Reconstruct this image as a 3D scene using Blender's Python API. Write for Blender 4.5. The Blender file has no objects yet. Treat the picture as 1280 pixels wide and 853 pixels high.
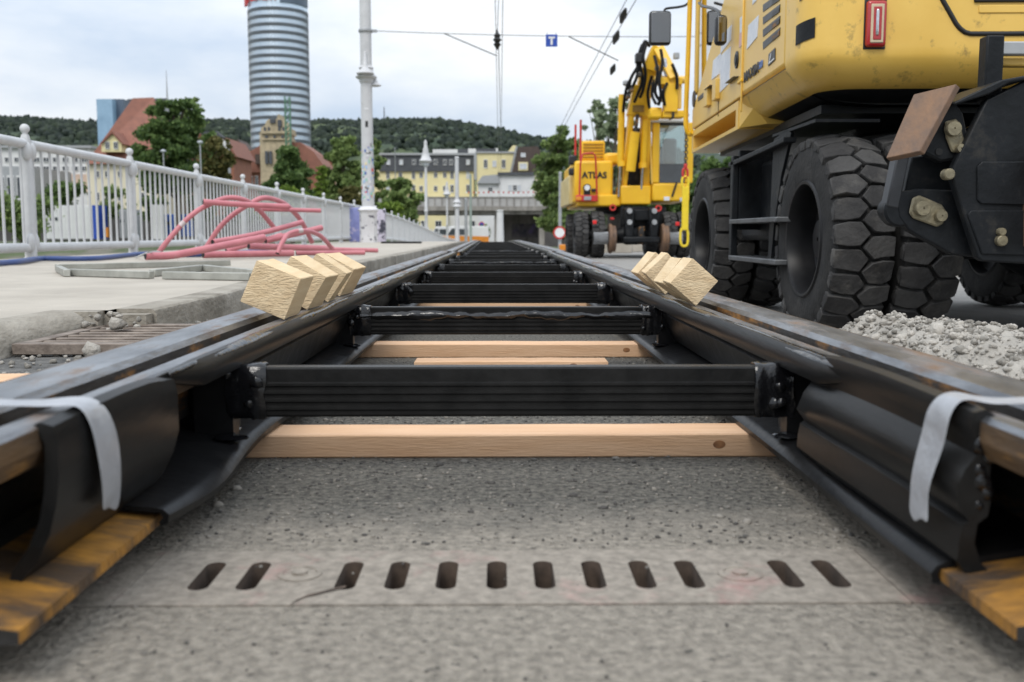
import bpy, bmesh, math, random
import numpy as np
from mathutils import Vector, Matrix, Euler
random.seed(7); np.random.seed(7)
S = bpy.context.scene
COL = S.collection
R = math.radians
# ------------------------------------------------------------------ camera
F = 35.0/36.0*1280
PITCH = math.degrees(math.atan((426.5-292)/F)); YAW = math.degrees(math.atan(15/F))
cd = bpy.data.cameras.new('camera'); cam = bpy.data.objects.new('camera', cd); COL.objects.link(cam)
cam.location = (0, 0, 0.40); cam.rotation_euler = (R(90-PITCH), 0, R(-YAW))
cd.lens = 35; cd.sensor_width = 36; cd.clip_start = 0.05; cd.clip_end = 9000
cd.dof.use_dof = True; cd.dof.focus_distance = 2.6; cd.dof.aperture_fstop = 5.6
S.camera = cam
CM = Euler(cam.rotation_euler).to_matrix(); CL = Vector(cam.location)
def ray(px, py): return CM @ Vector(((px-640)/F, -(py-426.5)/F, -1))
def at(px, py, d):            # point seen at that place, d metres ahead along the track
    r = ray(px, py); return CL + r*(d/r.y)
def on(px, py, z):            # point of the horizontal plane z
    r = ray(px, py); return CL + r*((z-CL.z)/r.z)
# ------------------------------------------------------------------ world, sun, exposure
w = bpy.data.worlds.new('World'); S.world = w; w.use_nodes = True
nt = w.node_tree; nt.nodes.clear()
SUN_EL, SUN_AZ = 50, 200
N = nt.nodes.new; L = nt.links.new
out = N('ShaderNodeOutputWorld'); bg = N('ShaderNodeBackground'); sky = N('ShaderNodeTexSky')
sky.sky_type = 'NISHITA'; sky.sun_disc = False; sky.sun_elevation = R(SUN_EL); sky.sun_rotation = R(SUN_AZ)
sky.air_density = 1.0; sky.dust_density = 3.0
tc = N('ShaderNodeTexCoord'); mp = N('ShaderNodeMapping'); mp.inputs['Scale'].default_value = (1, 1, 2.6)
no = N('ShaderNodeTexNoise'); no.inputs['Scale'].default_value = 3.1; no.inputs['Detail'].default_value = 6; no.inputs['Roughness'].default_value = .52
rp = N('ShaderNodeValToRGB'); e = rp.color_ramp.elements
e[0].position = .36; e[0].color = (5.6, 6.6, 8.0, 1); e[1].position = .60; e[1].color = (8.9, 9.2, 9.5, 1)
sp = N('ShaderNodeSeparateXYZ'); mr = N('ShaderNodeMapRange')
mr.inputs[1].default_value = 0.0; mr.inputs[2].default_value = .95; mr.inputs[3].default_value = .81; mr.inputs[4].default_value = 1.75
mul = N('ShaderNodeVectorMath'); mul.operation = 'SCALE'
mx = N('ShaderNodeMix'); mx.data_type = 'RGBA'; mx.inputs[0].default_value = .93
L(tc.outputs['Generated'], mp.inputs[0]); L(mp.outputs[0], no.inputs[0]); L(no.outputs[0], rp.inputs[0])
L(tc.outputs['Generated'], sp.inputs[0]); L(sp.outputs[2], mr.inputs[0])
L(rp.outputs[0], mul.inputs[0]); L(mr.outputs[0], mul.inputs['Scale'])
L(sky.outputs[0], mx.inputs[6]); L(mul.outputs[0], mx.inputs[7])
L(mx.outputs[2], bg.inputs[0]); bg.inputs[1].default_value = .105; L(bg.outputs[0], out.inputs[0])
sd = bpy.data.lights.new('sun', 'SUN'); so = bpy.data.objects.new('sun', sd); COL.objects.link(so)
sd.energy = 1.3; sd.angle = R(22); sd.color = (1, .96, .9)
so.rotation_euler = (R(90-SUN_EL), 0, R(180-SUN_AZ)); so.location = (0, -20, 60)
S.view_settings.view_transform = 'Standard'; S.view_settings.look = 'None'
S.view_settings.exposure = 0.22; S.view_settings.gamma = 1
# ------------------------------------------------------------------ materials
def lin(c): return tuple((v/12.92 if v <= .04045 else ((v+.055)/1.055)**2.4) for v in c)
def mat(name, c1, c2=None, scale=8, rough=.7, metal=0, bump=0, bscale=60, spot=None, sscale=4, sth=(.5, .6),
        stretch=(1, 1, 1), detail=6, spec=.5, island=0, rvar=.1, coord='Object', emit=0, coat=0, samount=1.0, bdist=.01):
    m = bpy.data.materials.new(name); m.use_nodes = True
    t = m.node_tree; b = t.nodes['Principled BSDF']; n = t.nodes.new; l = t.links.new
    b.inputs['Metallic'].default_value = metal; b.inputs['Roughness'].default_value = rough
    b.inputs['Specular IOR Level'].default_value = spec
    if coat: b.inputs['Coat Weight'].default_value = coat; b.inputs['Coat Roughness'].default_value = .25
    c2 = c2 or tuple(v*.82 for v in c1)
    tcn = n('ShaderNodeTexCoord'); mpn = n('ShaderNodeMapping'); mpn.inputs['Scale'].default_value = stretch
    l(tcn.outputs[coord], mpn.inputs[0])
    nz = n('ShaderNodeTexNoise'); nz.inputs['Scale'].default_value = scale; nz.inputs['Detail'].default_value = detail; nz.inputs['Roughness'].default_value = .62
    l(mpn.outputs[0], nz.inputs[0])
    r = n('ShaderNodeValToRGB'); r.color_ramp.elements[0].position = .33; r.color_ramp.elements[1].position = .67
    r.color_ramp.elements[0].color = (*c2, 1); r.color_ramp.elements[1].color = (*c1, 1)
    if island:
        g = n('ShaderNodeNewGeometry'); ma = n('ShaderNodeMath'); ma.operation = 'MULTIPLY_ADD'
        ma.inputs[1].default_value = island; l(g.outputs['Random Per Island'], ma.inputs[0])
        mb = n('ShaderNodeMath'); mb.operation = 'MULTIPLY'; mb.inputs[1].default_value = 1-island
        l(nz.outputs[0], mb.inputs[0]); l(mb.outputs[0], ma.inputs[2]); l(ma.outputs[0], r.inputs[0])
    else: l(nz.outputs[0], r.inputs[0])
    col = r.outputs[0]
    if spot:
        n2 = n('ShaderNodeTexNoise'); n2.inputs['Scale'].default_value = sscale; n2.inputs['Detail'].default_value = 8; n2.inputs['Roughness'].default_value = .68
        l(mpn.outputs[0], n2.inputs[0])
        q = n('ShaderNodeMapRange'); q.inputs[1].default_value = sth[0]; q.inputs[2].default_value = sth[1]; q.inputs[4].default_value = samount
        l(n2.outputs[0], q.inputs[0])
        x = n('ShaderNodeMix'); x.data_type = 'RGBA'; l(q.outputs[0], x.inputs[0]); l(col, x.inputs[6]); x.inputs[7].default_value = (*spot, 1)
        col = x.outputs[2]
        if metal:
            k = n('ShaderNodeMath'); k.operation = 'MULTIPLY_ADD'; k.inputs[1].default_value = -metal*.9; k.inputs[2].default_value = metal
            l(q.outputs[0], k.inputs[0]); l(k.outputs[0], b.inputs['Metallic'])
            k2 = n('ShaderNodeMath'); k2.operation = 'MULTIPLY_ADD'; k2.inputs[1].default_value = .75-rough; k2.inputs[2].default_value = rough
            l(q.outputs[0], k2.inputs[0]); l(k2.outputs[0], b.inputs['Roughness'])
    l(col, b.inputs['Base Color'])
    if rvar and not (spot and metal):
        k = n('ShaderNodeMapRange'); k.inputs[3].default_value = max(.03, rough-rvar); k.inputs[4].default_value = min(1, rough+rvar)
        l(nz.outputs[0], k.inputs[0]); l(k.outputs[0], b.inputs['Roughness'])
    if bump:
        n3 = n('ShaderNodeTexNoise'); n3.inputs['Scale'].default_value = bscale; n3.inputs['Detail'].default_value = 5
        l(mpn.outputs[0], n3.inputs[0])
        bp = n('ShaderNodeBump'); bp.inputs['Strength'].default_value = bump; bp.inputs['Distance'].default_value = bdist
        l(n3.outputs[0], bp.inputs['Height']); l(bp.outputs[0], b.inputs['Normal'])
    if emit:
        l(col, b.inputs['Emission Color']); b.inputs['Emission Strength'].default_value = emit
    return m
def glass_mat(name, tint=(.7, .78, .78), refl=.12):
    m = bpy.data.materials.new(name); m.use_nodes = True; t = m.node_tree; t.nodes.clear(); n = t.nodes.new; l = t.links.new
    o = n('ShaderNodeOutputMaterial'); a = n('ShaderNodeBsdfTransparent'); a.inputs[0].default_value = (*tint, 1)
    g = n('ShaderNodeBsdfGlossy'); g.inputs['Roughness'].default_value = .03
    f = n('ShaderNodeFresnel'); f.inputs[0].default_value = 1.5
    k = n('ShaderNodeMath'); k.operation = 'ADD'; k.inputs[1].default_value = refl; k.use_clamp = True
    x = n('ShaderNodeMixShader'); l(f.outputs[0], k.inputs[0]); l(k.outputs[0], x.inputs[0]); l(a.outputs[0], x.inputs[1]); l(g.outputs[0], x.inputs[2]); l(x.outputs[0], o.inputs[0])
    return m
def leaf_mat(name, c1, c2):
    m = mat(name, c1, c2, scale=1.2, rough=.6, island=.6, spec=.25)
    t = m.node_tree; b = t.nodes['Principled BSDF']; o = t.nodes['Material Output']
    tr = t.nodes.new('ShaderNodeBsdfTranslucent'); x = t.nodes.new('ShaderNodeMixShader'); x.inputs[0].default_value = .38
    t.links.new(b.inputs['Base Color'].links[0].from_socket, tr.inputs[0]); t.links.new(b.outputs[0], x.inputs[1]); t.links.new(tr.outputs[0], x.inputs[2]); t.links.new(x.outputs[0], o.inputs[0])
    return m
m_conc = mat('concrete_near', (.31, .295, .27), (.19, .18, .165), 9, .9, bump=.5, bscale=90, spot=(.07, .065, .06), sscale=38, sth=(.62, .72))
m_asph = mat('asphalt_rough', (.17, .165, .155), (.05, .05, .048), 26, .95, bump=1, bscale=140, spot=(.27, .26, .24), sscale=60, sth=(.6, .7))
m_walk = mat('pavement_concrete', (.45, .41, .35), (.36, .325, .275), 3, .9, bump=.3, bscale=120, spot=(.24, .22, .19), sscale=2.5, sth=(.58, .75), samount=.6)
m_kerb = mat('kerb_concrete', (.38, .35, .30), (.24, .215, .175), 7, .9, bump=.6, bscale=60, spot=(.11, .095, .07), sscale=4, sth=(.48, .7), stretch=(1, .6, 1.2), samount=.8)
m_road = mat('road_grey', (.28, .27, .25), (.2, .19, .18), 4, .93, bump=.5, bscale=90)
m_far_ground = mat('terrain_green', (.075, .10, .035), (.035, .05, .018), .15, .95, spot=(.14, .13, .1), sscale=.05, sth=(.55, .6))
m_slotconc = mat('slot_plate_concrete', (.315, .278, .232), (.18, .158, .13), 60, .88, bump=.4, bscale=110, spot=(.42, .2, .19), sscale=7, sth=(.56, .72), samount=.45)
m_slotdark = mat('channel_soil_shade', (.11, .078, .058), (.05, .036, .027), 40, .95)  # soil brown, kept dark so the colour carries the shade inside the slots
m_rubber = mat('black_rubber', (.010, .010, .0105), (.006, .006, .0065), 20, .34, bump=.12, bscale=35, spec=.16, rvar=.12)
m_rubber2 = mat('black_rubber_dusty', (.018, .0175, .017), (.008, .008, .008), 7, .36, bump=.1, bscale=30, stretch=(2, .4, 2), spec=.17)
m_seal = mat('glossy_black_sealant', (.008, .008, .009), (.005, .005, .006), 14, .13, bump=.3, bscale=30, spec=.5, rvar=.06, bdist=.01)
m_steel = mat('rail_steel', (.31, .32, .335), (.13, .135, .145), 16, .36, metal=.85, bump=.2, bscale=60, spot=(.17, .095, .045), sscale=7, sth=(.53, .66), samount=.9, stretch=(1.6, .35, 1.6))
m_railrust = mat('rail_rust', (.15, .085, .035), (.05, .043, .04), 10, .6, metal=.3, bump=.3, bscale=70, stretch=(1.6, .35, 1.6), spot=(.42, .20, .035), sscale=8, sth=(.57, .66), samount=.8)
m_rust = mat('rusty_steel', (.58, .27, .035), (.035, .024, .018), 9, .75, metal=.15, bump=.3, bscale=80, stretch=(.7, 1.8, 1), spot=(.045, .032, .024), sscale=7, sth=(.50, .60), samount=.9, rvar=.1)
m_darksteel = mat('dark_steel', (.065, .062, .06), (.03, .029, .028), 12, .5, metal=.5, bump=.2, bscale=60, spot=(.42, .19, .035), sscale=8, sth=(.53, .66), stretch=(1.5, .4, 1.5))
def wood_mat(name, c1, c2, stretch):
    return mat(name, c1, c2, 14, .72, bump=.5, bscale=45, stretch=stretch, detail=4, spec=.3, spot=tuple(v*.55 for v in c2), sscale=5, sth=(.66, .78), samount=.5)
m_plank = mat('plank_wood', (.74, .49, .31), (.64, .39, .225), 7, .7, bump=.2, bscale=50, stretch=(.6, 6, 6), spec=.3, spot=(.40, .20, .10), sscale=3, sth=(.68, .76), samount=.6)
m_block = mat('block_wood', (.78, .62, .40), (.68, .50, .29), 9, .75, bump=.25, bscale=60, stretch=(5, .5, 5), spec=.25, spot=(.42, .26, .13), sscale=3, sth=(.66, .8), samount=.5)
m_knot = mat('wood_knot', (.36, .17, .07), (.20, .09, .04), 60, .7)
m_endgrain = mat('end_grain_wood', (.72, .57, .37), (.58, .43, .26), 40, .9, bump=.8, bscale=160, stretch=(.7, 1, 1.9), detail=8, spec=.15, bdist=.006)
m_tape = mat('silver_duct_tape', (.44, .45, .47), (.34, .35, .375), 12, .42, metal=.3, bump=.4, bscale=30)
m_white = mat('white_paint', (.58, .585, .59), (.48, .485, .49), 6, .5, bump=.1, bscale=40, spot=(.34, .31, .27), sscale=9, sth=(.62, .75), samount=.7)
m_pole = mat('pole_white', (.60, .60, .61), (.50, .50, .51), 3, .5, spot=(.4, .38, .36), sscale=5, sth=(.6, .75), samount=.5)
m_pink = mat('pink_plastic', (.58, .21, .235), (.46, .15, .175), 6, .45, bump=.1, bscale=30, spot=(.42, .25, .24), sscale=12, sth=(.6, .72), samount=.8)
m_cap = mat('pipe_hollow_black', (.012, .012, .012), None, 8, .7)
m_blue = mat('blue_hose', (.045, .085, .25), (.03, .06, .18), 8, .5)
m_alu = mat('weathered_aluminium', (.42, .42, .38), (.28, .28, .25), 9, .55, metal=.3, bump=.2, bscale=40)
m_grate = mat('grate_iron', (.30, .25, .21), (.14, .11, .09), 20, .7, metal=.3, bump=.4, bscale=60)
m_stone = mat('grey_rubble', (.43, .40, .355), (.22, .205, .18), 12, .95, bump=1.0, bscale=70, island=.55)
m_grit = mat('grit', (.24, .22, .19), (.07, .065, .06), 12, .95, island=.9)
m_yel = mat('machine_yellow', (.80, .52, .115), (.72, .44, .08), 2.2, .42, spot=(.30, .2, .09), sscale=5, sth=(.6, .8), samount=.55, coat=.15, bump=.05, bscale=15)
m_yeld = mat('machine_yellow_grimy', (.80, .52, .115), (.70, .43, .075), 2.2, .42, spot=(.12, .085, .04), sscale=13, sth=(.575, .70), samount=.6, coat=.15, bump=.06, bscale=15)
m_yel2 = mat('machine_yellow_clean', (.84, .50, .018), (.76, .42, .014), 2.0, .4, spot=(.4, .24, .05), sscale=3, sth=(.6, .8), samount=.5)
m_blk = mat('machine_black', (.016, .018, .021), (.008, .009, .010), 7, .45, bump=.2, bscale=40, spot=(.075, .065, .05), sscale=7, sth=(.56, .78), samount=.6, spec=.18)
m_lug = mat('tread_rubber', (.075, .073, .071), (.035, .034, .034), 12, .8, bump=.6, bscale=50, spot=(.15, .14, .125), sscale=7, sth=(.52, .75), samount=.6, spec=.2, island=.3)
m_tyre = mat('tyre_rubber', (.036, .035, .034), (.016, .016, .016), 10, .75, bump=.35, bscale=60, spot=(.09, .085, .08), sscale=6, sth=(.55, .75), samount=.6, spec=.2)
m_rim = mat('rim_black', (.012, .012, .013), (.007, .007, .008), 8, .4, spec=.25)
m_pin = mat('dull_zinc', (.30, .26, .17), (.19, .165, .11), 30, .5, metal=.5, bump=.3, bscale=80)
m_rustplate = mat('rusty_plate', (.22, .125, .07), (.10, .07, .055), 12, .65, metal=.25, bump=.4, bscale=50, stretch=(1, 1, .5))
m_red = mat('signal_red', (.55, .03, .025), (.45, .025, .02), 6, .4)
m_redlens = mat('red_lens', (.45, .012, .015), (.32, .01, .01), 9, .15, spec=.8)
m_cream = mat('cream_lens', (.62, .50, .34), None, 9, .3)
m_chrome = mat('chrome_bar', (.7, .7, .72), (.35, .36, .38), 20, .15, metal=1)
m_paper = mat('paper_label', (.74, .76, .80), (.62, .65, .70), 18, .6, spot=(.45, .5, .6), sscale=22, sth=(.6, .66))
m_glass = glass_mat('cab_glass')
m_sideglass = glass_mat('side_glass', (.6, .7, .72), .42)
m_dglass = glass_mat('mirror_glass', (.05, .06, .06), .3)
m_dark = mat('black_plastic', (.015, .015, .016), None, 8, .4)
m_grey = mat('galvanised_grey', (.40, .41, .42), (.30, .31, .32), 5, .5, metal=.3)
m_signblue = mat('sign_blue', (.015, .07, .42), None, 6, .4)
m_signwhite = mat('sign_white', (.8, .8, .8), None, 6, .4)
m_wire = mat('wire_dark', (.10, .10, .105), None, 6, .5, metal=.4)
m_bark = mat('bark', (.12, .095, .07), (.06, .048, .036), 8, .9, bump=.5, bscale=20)
m_leafA = leaf_mat('leaf_dark_green', (.15, .225, .07), (.055, .10, .03))
m_leafB = leaf_mat('leaf_mid_green', (.25, .33, .11), (.10, .155, .05))
m_leafC = leaf_mat('leaf_light_green', (.24, .33, .06), (.10, .16, .03))
m_leafD = leaf_mat('leaf_brownish', (.18, .16, .055), (.07, .08, .025))
m_leafE = leaf_mat('leaf_silver_green', (.33, .39, .24), (.16, .21, .12))
m_hill = mat('forest_hill', (.040, .062, .034), (.018, .034, .02), .03, .95, bump=0, spot=(.075, .1, .04), sscale=.012, sth=(.5, .6), detail=9)
m_ywall = mat('yellow_render', (.74, .66, .38), (.68, .60, .34), .5, .85)
m_cwall = mat('cream_render', (.74, .68, .52), (.66, .60, .45), .4, .85)
m_wwall = mat('white_render', (.70, .70, .69), (.60, .60, .60), .4, .85)
m_slate = mat('slate_roof', (.075, .08, .09), (.05, .054, .062), 1.5, .6)
m_tile = mat('red_tile_roof', (.27, .115, .08), (.20, .085, .06), 1.2, .8, bump=.5, bscale=6)
m_brownroof = mat('brown_roof', (.085, .06, .05), (.055, .04, .035), 1.5, .8)
m_win = mat('window_dark', (.05, .06, .07), (.03, .035, .04), 3, .08, spec=.8)
m_winl = mat('window_light', (.55, .58, .62), None, 3, .3)
m_sand = mat('sandstone', (.50, .41, .27), (.30, .25, .17), 1.4, .9, bump=.8, bscale=3)
m_tglass = mat('tower_glass', (.74, .84, .94), (.56, .68, .80), .12, .25, metal=.55, spec=.8, stretch=(1, 1, .3))
m_tband = mat('tower_band', (.10, .115, .13), (.07, .08, .09), .1, .55)
m_tcap = mat('tower_cap', (.10, .135, .19), (.08, .11, .15), .3, .4)
m_bluegl = mat('blue_glass', (.30, .45, .60), (.2, .32, .45), .2, .2)
m_vconc = mat('viaduct_concrete', (.33, .31, .28), (.20, .185, .165), .7, .9, spot=(.1, .09, .08), sscale=.6, sth=(.5, .7), stretch=(1, 1, .3))
m_vdark = mat('viaduct_dark', (.10, .095, .09), (.055, .05, .05), .5, .95)
m_orange = mat('orange_paint', (.72, .25, .02), None, 3, .4)
m_brick = mat('brick_red', (.30, .13, .08), (.22, .09, .06), .8, .85)
m_stick = mat('stickers', (.1, .1, .1), None, 2, .5)
t_ = m_stick.node_tree; rr = [n_ for n_ in t_.nodes if n_.type == 'VALTORGB'][0]; rr.color_ramp.interpolation = 'CONSTANT'
g_ = t_.nodes.new('ShaderNodeNewGeometry'); t_.links.new(g_.outputs['Random Per Island'], rr.inputs[0])
els = rr.color_ramp.elements; els[0].position = 0; els[0].color = (.7, .7, .72, 1); els[1].position = .3; els[1].color = (.35, .5, .7, 1)
for p_, c_ in ((.45, (.08, .15, .4)), (.55, (.6, .08, .08)), (.62, (.03, .03, .03)), (.7, (.3, .55, .45)), (.8, (.55, .5, .55)), (.92, (.75, .65, .3))):
    k_ = els.new(p_); k_.color = (*c_, 1)
# ------------------------------------------------------------------ mesh helpers
class MB:
    def __init__(s): s.v = []; s.f = []
    def add(s, vs, fs):
        o = len(s.v); s.v += [tuple(x) for x in vs]; s.f += [tuple(i+o for i in f) for f in fs]; return s
    def box(s, c, sz, rot=None):
        hx, hy, hz = sz[0]/2, sz[1]/2, sz[2]/2
        p = [Vector((x, y, z)) for x in (-hx, hx) for y in (-hy, hy) for z in (-hz, hz)]
        if rot is not None: p = [rot @ q for q in p]
        c = Vector(c)
        return s.add([q+c for q in p], [(0, 1, 3, 2), (4, 6, 7, 5), (0, 4, 5, 1), (2, 3, 7, 6), (0, 2, 6, 4), (1, 5, 7, 3)])
    def b2(s, a, b):                      # box by two corners
        return s.box([(a[i]+b[i])/2 for i in range(3)], [abs(a[i]-b[i]) for i in range(3)])
    def hull(s, ringA, ringB):            # prism between two polygons
        n = len(ringA)
        return s.add(list(ringA)+list(ringB), [tuple(range(n))[::-1], tuple(range(n, 2*n))]+[(i, (i+1) % n, n+(i+1) % n, n+i) for i in range(n)])
    def loft(s, rings, caps=True, close=False):
        n = len(rings[0]); m = len(rings); o = [p for r in rings for p in r]; f = []
        for k in range(m if close else m-1):
            a = k*n; b = ((k+1) % m)*n
            f += [(a+i, a+(i+1) % n, b+(i+1) % n, b+i) for i in range(n)]
        if caps and not close: f += [tuple(range(n))[::-1], tuple(range((m-1)*n, m*n))]
        return s.add(o, f)
    def tube(s, pts, r, n=8, caps=True):
        pts = [Vector(p) for p in pts]; rings = []
        rs = r if isinstance(r, (list, tuple)) else [r]*len(pts)
        up = None
        for i, p in enumerate(pts):
            t = (pts[min(i+1, len(pts)-1)]-pts[max(i-1, 0)]).normalized()
            if up is None: up = Vector((0, 0, 1)) if abs(t.z) < .9 else Vector((1, 0, 0))
            a = t.cross(up)
            if a.length < 1e-4: a = t.cross(Vector((1, 0, 0)))
            a.normalize(); b = a.cross(t).normalized(); up = b
            rings.append([p+(a*math.cos(2*math.pi*k/n)+b*math.sin(2*math.pi*k/n))*rs[i] for k in range(n)])
        return s.loft(rings, caps)
    def lathe(s, prof, c=(0, 0, 0), n=24, axis='Z', caps=True, close=False, sc=(1, 1)):
        c = Vector(c); rings = []
        for r, h in prof:
            ring = []
            for k in range(n):
                a = 2*math.pi*k/n; x, y = r*math.cos(a)*sc[0], r*math.sin(a)*sc[1]
                ring.append(c+(Vector((x, y, h)) if axis == 'Z' else Vector((h, x, y)) if axis == 'X' else Vector((y, h, x))))
            rings.append(ring)
        return s.loft(rings, caps, close)
    def build(s, name, m, parent=None, origin=None, smooth=None, bevel=0, seg=2, world=True):
        me = bpy.data.meshes.new(name)
        o = bpy.data.objects.new(name, me); COL.objects.link(o)
        org = Vector((0, 0, 0))
        if parent is not None:
            o.parent = parent; org = worldloc(parent)
        if origin is not None:
            o.location = Vector(origin)-org; org = Vector(origin)
        if not world: org = Vector((0, 0, 0)); 
        me.from_pydata([(x-org.x, y-org.y, z-org.z) for x, y, z in s.v], [], s.f)
        bm = bmesh.new(); bm.from_mesh(me); bmesh.ops.recalc_face_normals(bm, faces=bm.faces); bm.to_mesh(me); bm.free()
        for mm in (m if isinstance(m, (list, tuple)) else [m]): me.materials.append(mm)
        if smooth:
            me.polygons.foreach_set('use_smooth', [True]*len(me.polygons)); me.set_sharp_from_angle(angle=R(smooth))
        if bevel:
            q = o.modifiers.new('bevel', 'BEVEL'); q.width = bevel; q.segments = seg; q.limit_method = 'ANGLE'; q.angle_limit = R(35)
            if not smooth: me.polygons.foreach_set('use_smooth', [True]*len(me.polygons)); me.set_sharp_from_angle(angle=R(30))
        return o
def worldloc(o):
    p = Vector(o.location)
    while o.parent is not None: o = o.parent; p = p+Vector(o.location)
    return p
def tag(o, label=None, cat=None, group=None, kind=None):
    if label: o['label'] = label
    if cat: o['category'] = cat
    if group: o['group'] = group
    if kind: o['kind'] = kind
    return o
def thing(name, label, cat, loc, group=None):
    o = bpy.data.objects.new(name, None); COL.objects.link(o); o.location = loc; o.empty_display_size = .1
    return tag(o, label, cat, group)
def inst(src, parent, loc, name=None, rot=None, scale=None):     # copy sharing mesh, as a child; loc local to parent
    c = src.copy(); COL.objects.link(c); c.parent = parent; c.location = loc
    if rot is not None: c.rotation_euler = rot
    if scale is not None: c.scale = scale
    return c
def tree_copy(o, parent=None):
    c = o.copy(); COL.objects.link(c); c.parent = parent
    for ch in list(o.children): tree_copy(ch, c)
    return c
def text_mesh(name, s, size, m, parent, mw, depth=.004, bold=0.0):   # lettering; mw places it in the world
    cu = bpy.data.curves.new('lettering_curve', 'FONT'); cu.body = s; cu.size = size; cu.extrude = depth; cu.offset = bold
    cu.align_x = 'CENTER'; cu.align_y = 'CENTER'; cu.resolution_u = 3
    t = bpy.data.objects.new('lettering_source', cu); COL.objects.link(t)
    bpy.context.view_layer.update()
    me = bpy.data.meshes.new_from_object(t.evaluated_get(bpy.context.evaluated_depsgraph_get()))
    bpy.data.objects.remove(t); me.transform(mw)
    o = bpy.data.objects.new(name, me); COL.objects.link(o)
    if parent is not None: o.parent = parent; me.transform(Matrix.Translation(-worldloc(parent)))
    me.materials.clear(); me.materials.append(m)
    return o
def wall_text(loc, rotz=0): return Matrix.Translation(loc) @ Matrix.Rotation(rotz, 4, 'Z') @ Matrix.Rotation(R(90), 4, 'X')
def bulk(name, V, Q, m, parent=None, smooth=False):                # fast mesh from numpy
    me = bpy.data.meshes.new(name); k = Q.shape[1]
    me.vertices.add(len(V)); me.vertices.foreach_set('co', V.astype(np.float32).ravel())
    me.loops.add(Q.size); me.loops.foreach_set('vertex_index', Q.astype(np.int32).ravel())
    me.polygons.add(len(Q)); me.polygons.foreach_set('loop_start', np.arange(0, Q.size, k, dtype=np.int32))
    me.update(calc_edges=True); me.validate()
    if smooth: me.polygons.foreach_set('use_smooth', [True]*len(Q))
    me.materials.append(m)
    o = bpy.data.objects.new(name, me); COL.objects.link(o)
    if parent is not None: o.parent = parent
    return o
def rand_rot(n):
    q = np.random.normal(size=(n, 4)); q /= np.linalg.norm(q, axis=1)[:, None]; a, b, c, d = q.T
    return np.stack([np.stack([1-2*(c*c+d*d), 2*(b*c-a*d), 2*(b*d+a*c)], 1), np.stack([2*(b*c+a*d), 1-2*(b*b+d*d), 2*(c*d-a*b)], 1),
                     np.stack([2*(b*d-a*c), 2*(c*d+a*b), 1-2*(b*b+c*c)], 1)], 1)
ICO = None
def rocks(P, sizes, flat=.75):                                     # many irregular stones at points P
    global ICO
    if ICO is None:
        b = bmesh.new(); bmesh.ops.create_icosphere(b, subdivisions=1, radius=1); b.verts.ensure_lookup_table()
        ICO = (np.array([v.co[:] for v in b.verts]), np.array([[v.index for v in f.verts] for f in b.faces])); b.free()
    IV, IF = ICO; n = len(P)
    sc = np.random.uniform(.6, 1.15, (n, 1, 3)); sc[:, :, 2] *= flat
    j = np.random.uniform(.72, 1.2, (n, len(IV), 1))
    V = np.einsum('nij,nkj->nki', rand_rot(n), IV[None]*j)*sc*np.asarray(sizes)[:, None, None]+np.asarray(P)[:, None, :]
    Q = IF[None]+(np.arange(n)*len(IV))[:, None, None]
    return V.reshape(-1, 3), Q.reshape(-1, 3)
def leaves(C, n, size, droop=0):                                   # leaf quads in clumps C = [(centre, radii)]
    C0 = np.array([c for c, r in C]); C1 = np.array([r for c, r in C])
    wt = C1.prod(1)**(2/3); i = np.random.choice(len(C), n, p=wt/wt.sum())
    d = np.random.normal(size=(n, 3)); d /= np.linalg.norm(d, axis=1)[:, None]; d *= np.abs(np.random.normal(.72, .30, (n, 1)))
    P = C0[i]+d*C1[i]
    if droop: P[:, 2] -= np.random.uniform(0, droop, n)*np.linalg.norm(d[:, :2], axis=1)
    q = np.array([[-.5, -.36, 0], [.5, -.30, .1], [.55, .34, 0], [-.45, .38, .12]])
    V = np.einsum('nij,kj->nki', rand_rot(n), q)*(size*np.random.uniform(.6, 1.35, (n, 1, 1)))+P[:, None, :]
    return V.reshape(-1, 3), np.arange(4*n).reshape(n, 4)
# ================================================================== THE SETTING
def drop(y):
    t = min(1, max(0, (y-24)/61)); return 1.25*t*t*(3-2*t)
YS = [-3, -1, 0, .6, 1, 1.5, 2, 2.7, 3.5, 4.5, 6, 8, 11, 14, 17, 20, 23, 25, 27, 29, 31, 34, 37, 40, 44, 48, 52, 56, 60, 64, 68, 72, 76, 80, 85, 90, 100, 120, 150, 200]
def strip(name, xs, m, ys, zf, kind='structure', parent=None):
    b = MB(); nx = len(xs)
    for y in ys: b.v += [((x(y) if callable(x) else x), y, zf(i, y)) for i, x in enumerate(xs)]
    for k in range(len(ys)-1):
        for i in range(nx-1): b.f.append((k*nx+i, k*nx+i+1, (k+1)*nx+i+1, (k+1)*nx+i))
    o = b.build(name, m, parent); 
    if kind: o['kind'] = kind
    return o
# terrain: one sheet to the horizon
def terrain_z(x, y):
    def ss(a, b, t): t = min(1, max(0, (t-a)/(b-a))); return t*t*(3-2*t)
    far = -.45*ss(-7, -12, x)-1.45*(1-ss(-7, -12, x))
    z = -3.6*(1-ss(55, 84, y))+far*ss(55, 84, y)
    return z
gx = [-6000, -2500, -1000, -400, -200, -120, -80, -60, -45, -35, -28, -22, -17, -14, -12, -10.5, -9, -8, -7, -5, 0, 5, 10, 20, 40, 80, 160, 400, 1000, 3000, 6000]
gy = [-400, -100, -30, 0, 15, 30, 45, 55, 60, 64, 68, 72, 76, 80, 84, 90, 110, 140, 200, 300, 500, 1000, 2500, 7000]
o = strip('terrain', gx, m_far_ground, gy, lambda i, y: terrain_z(gx[i], y))
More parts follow.
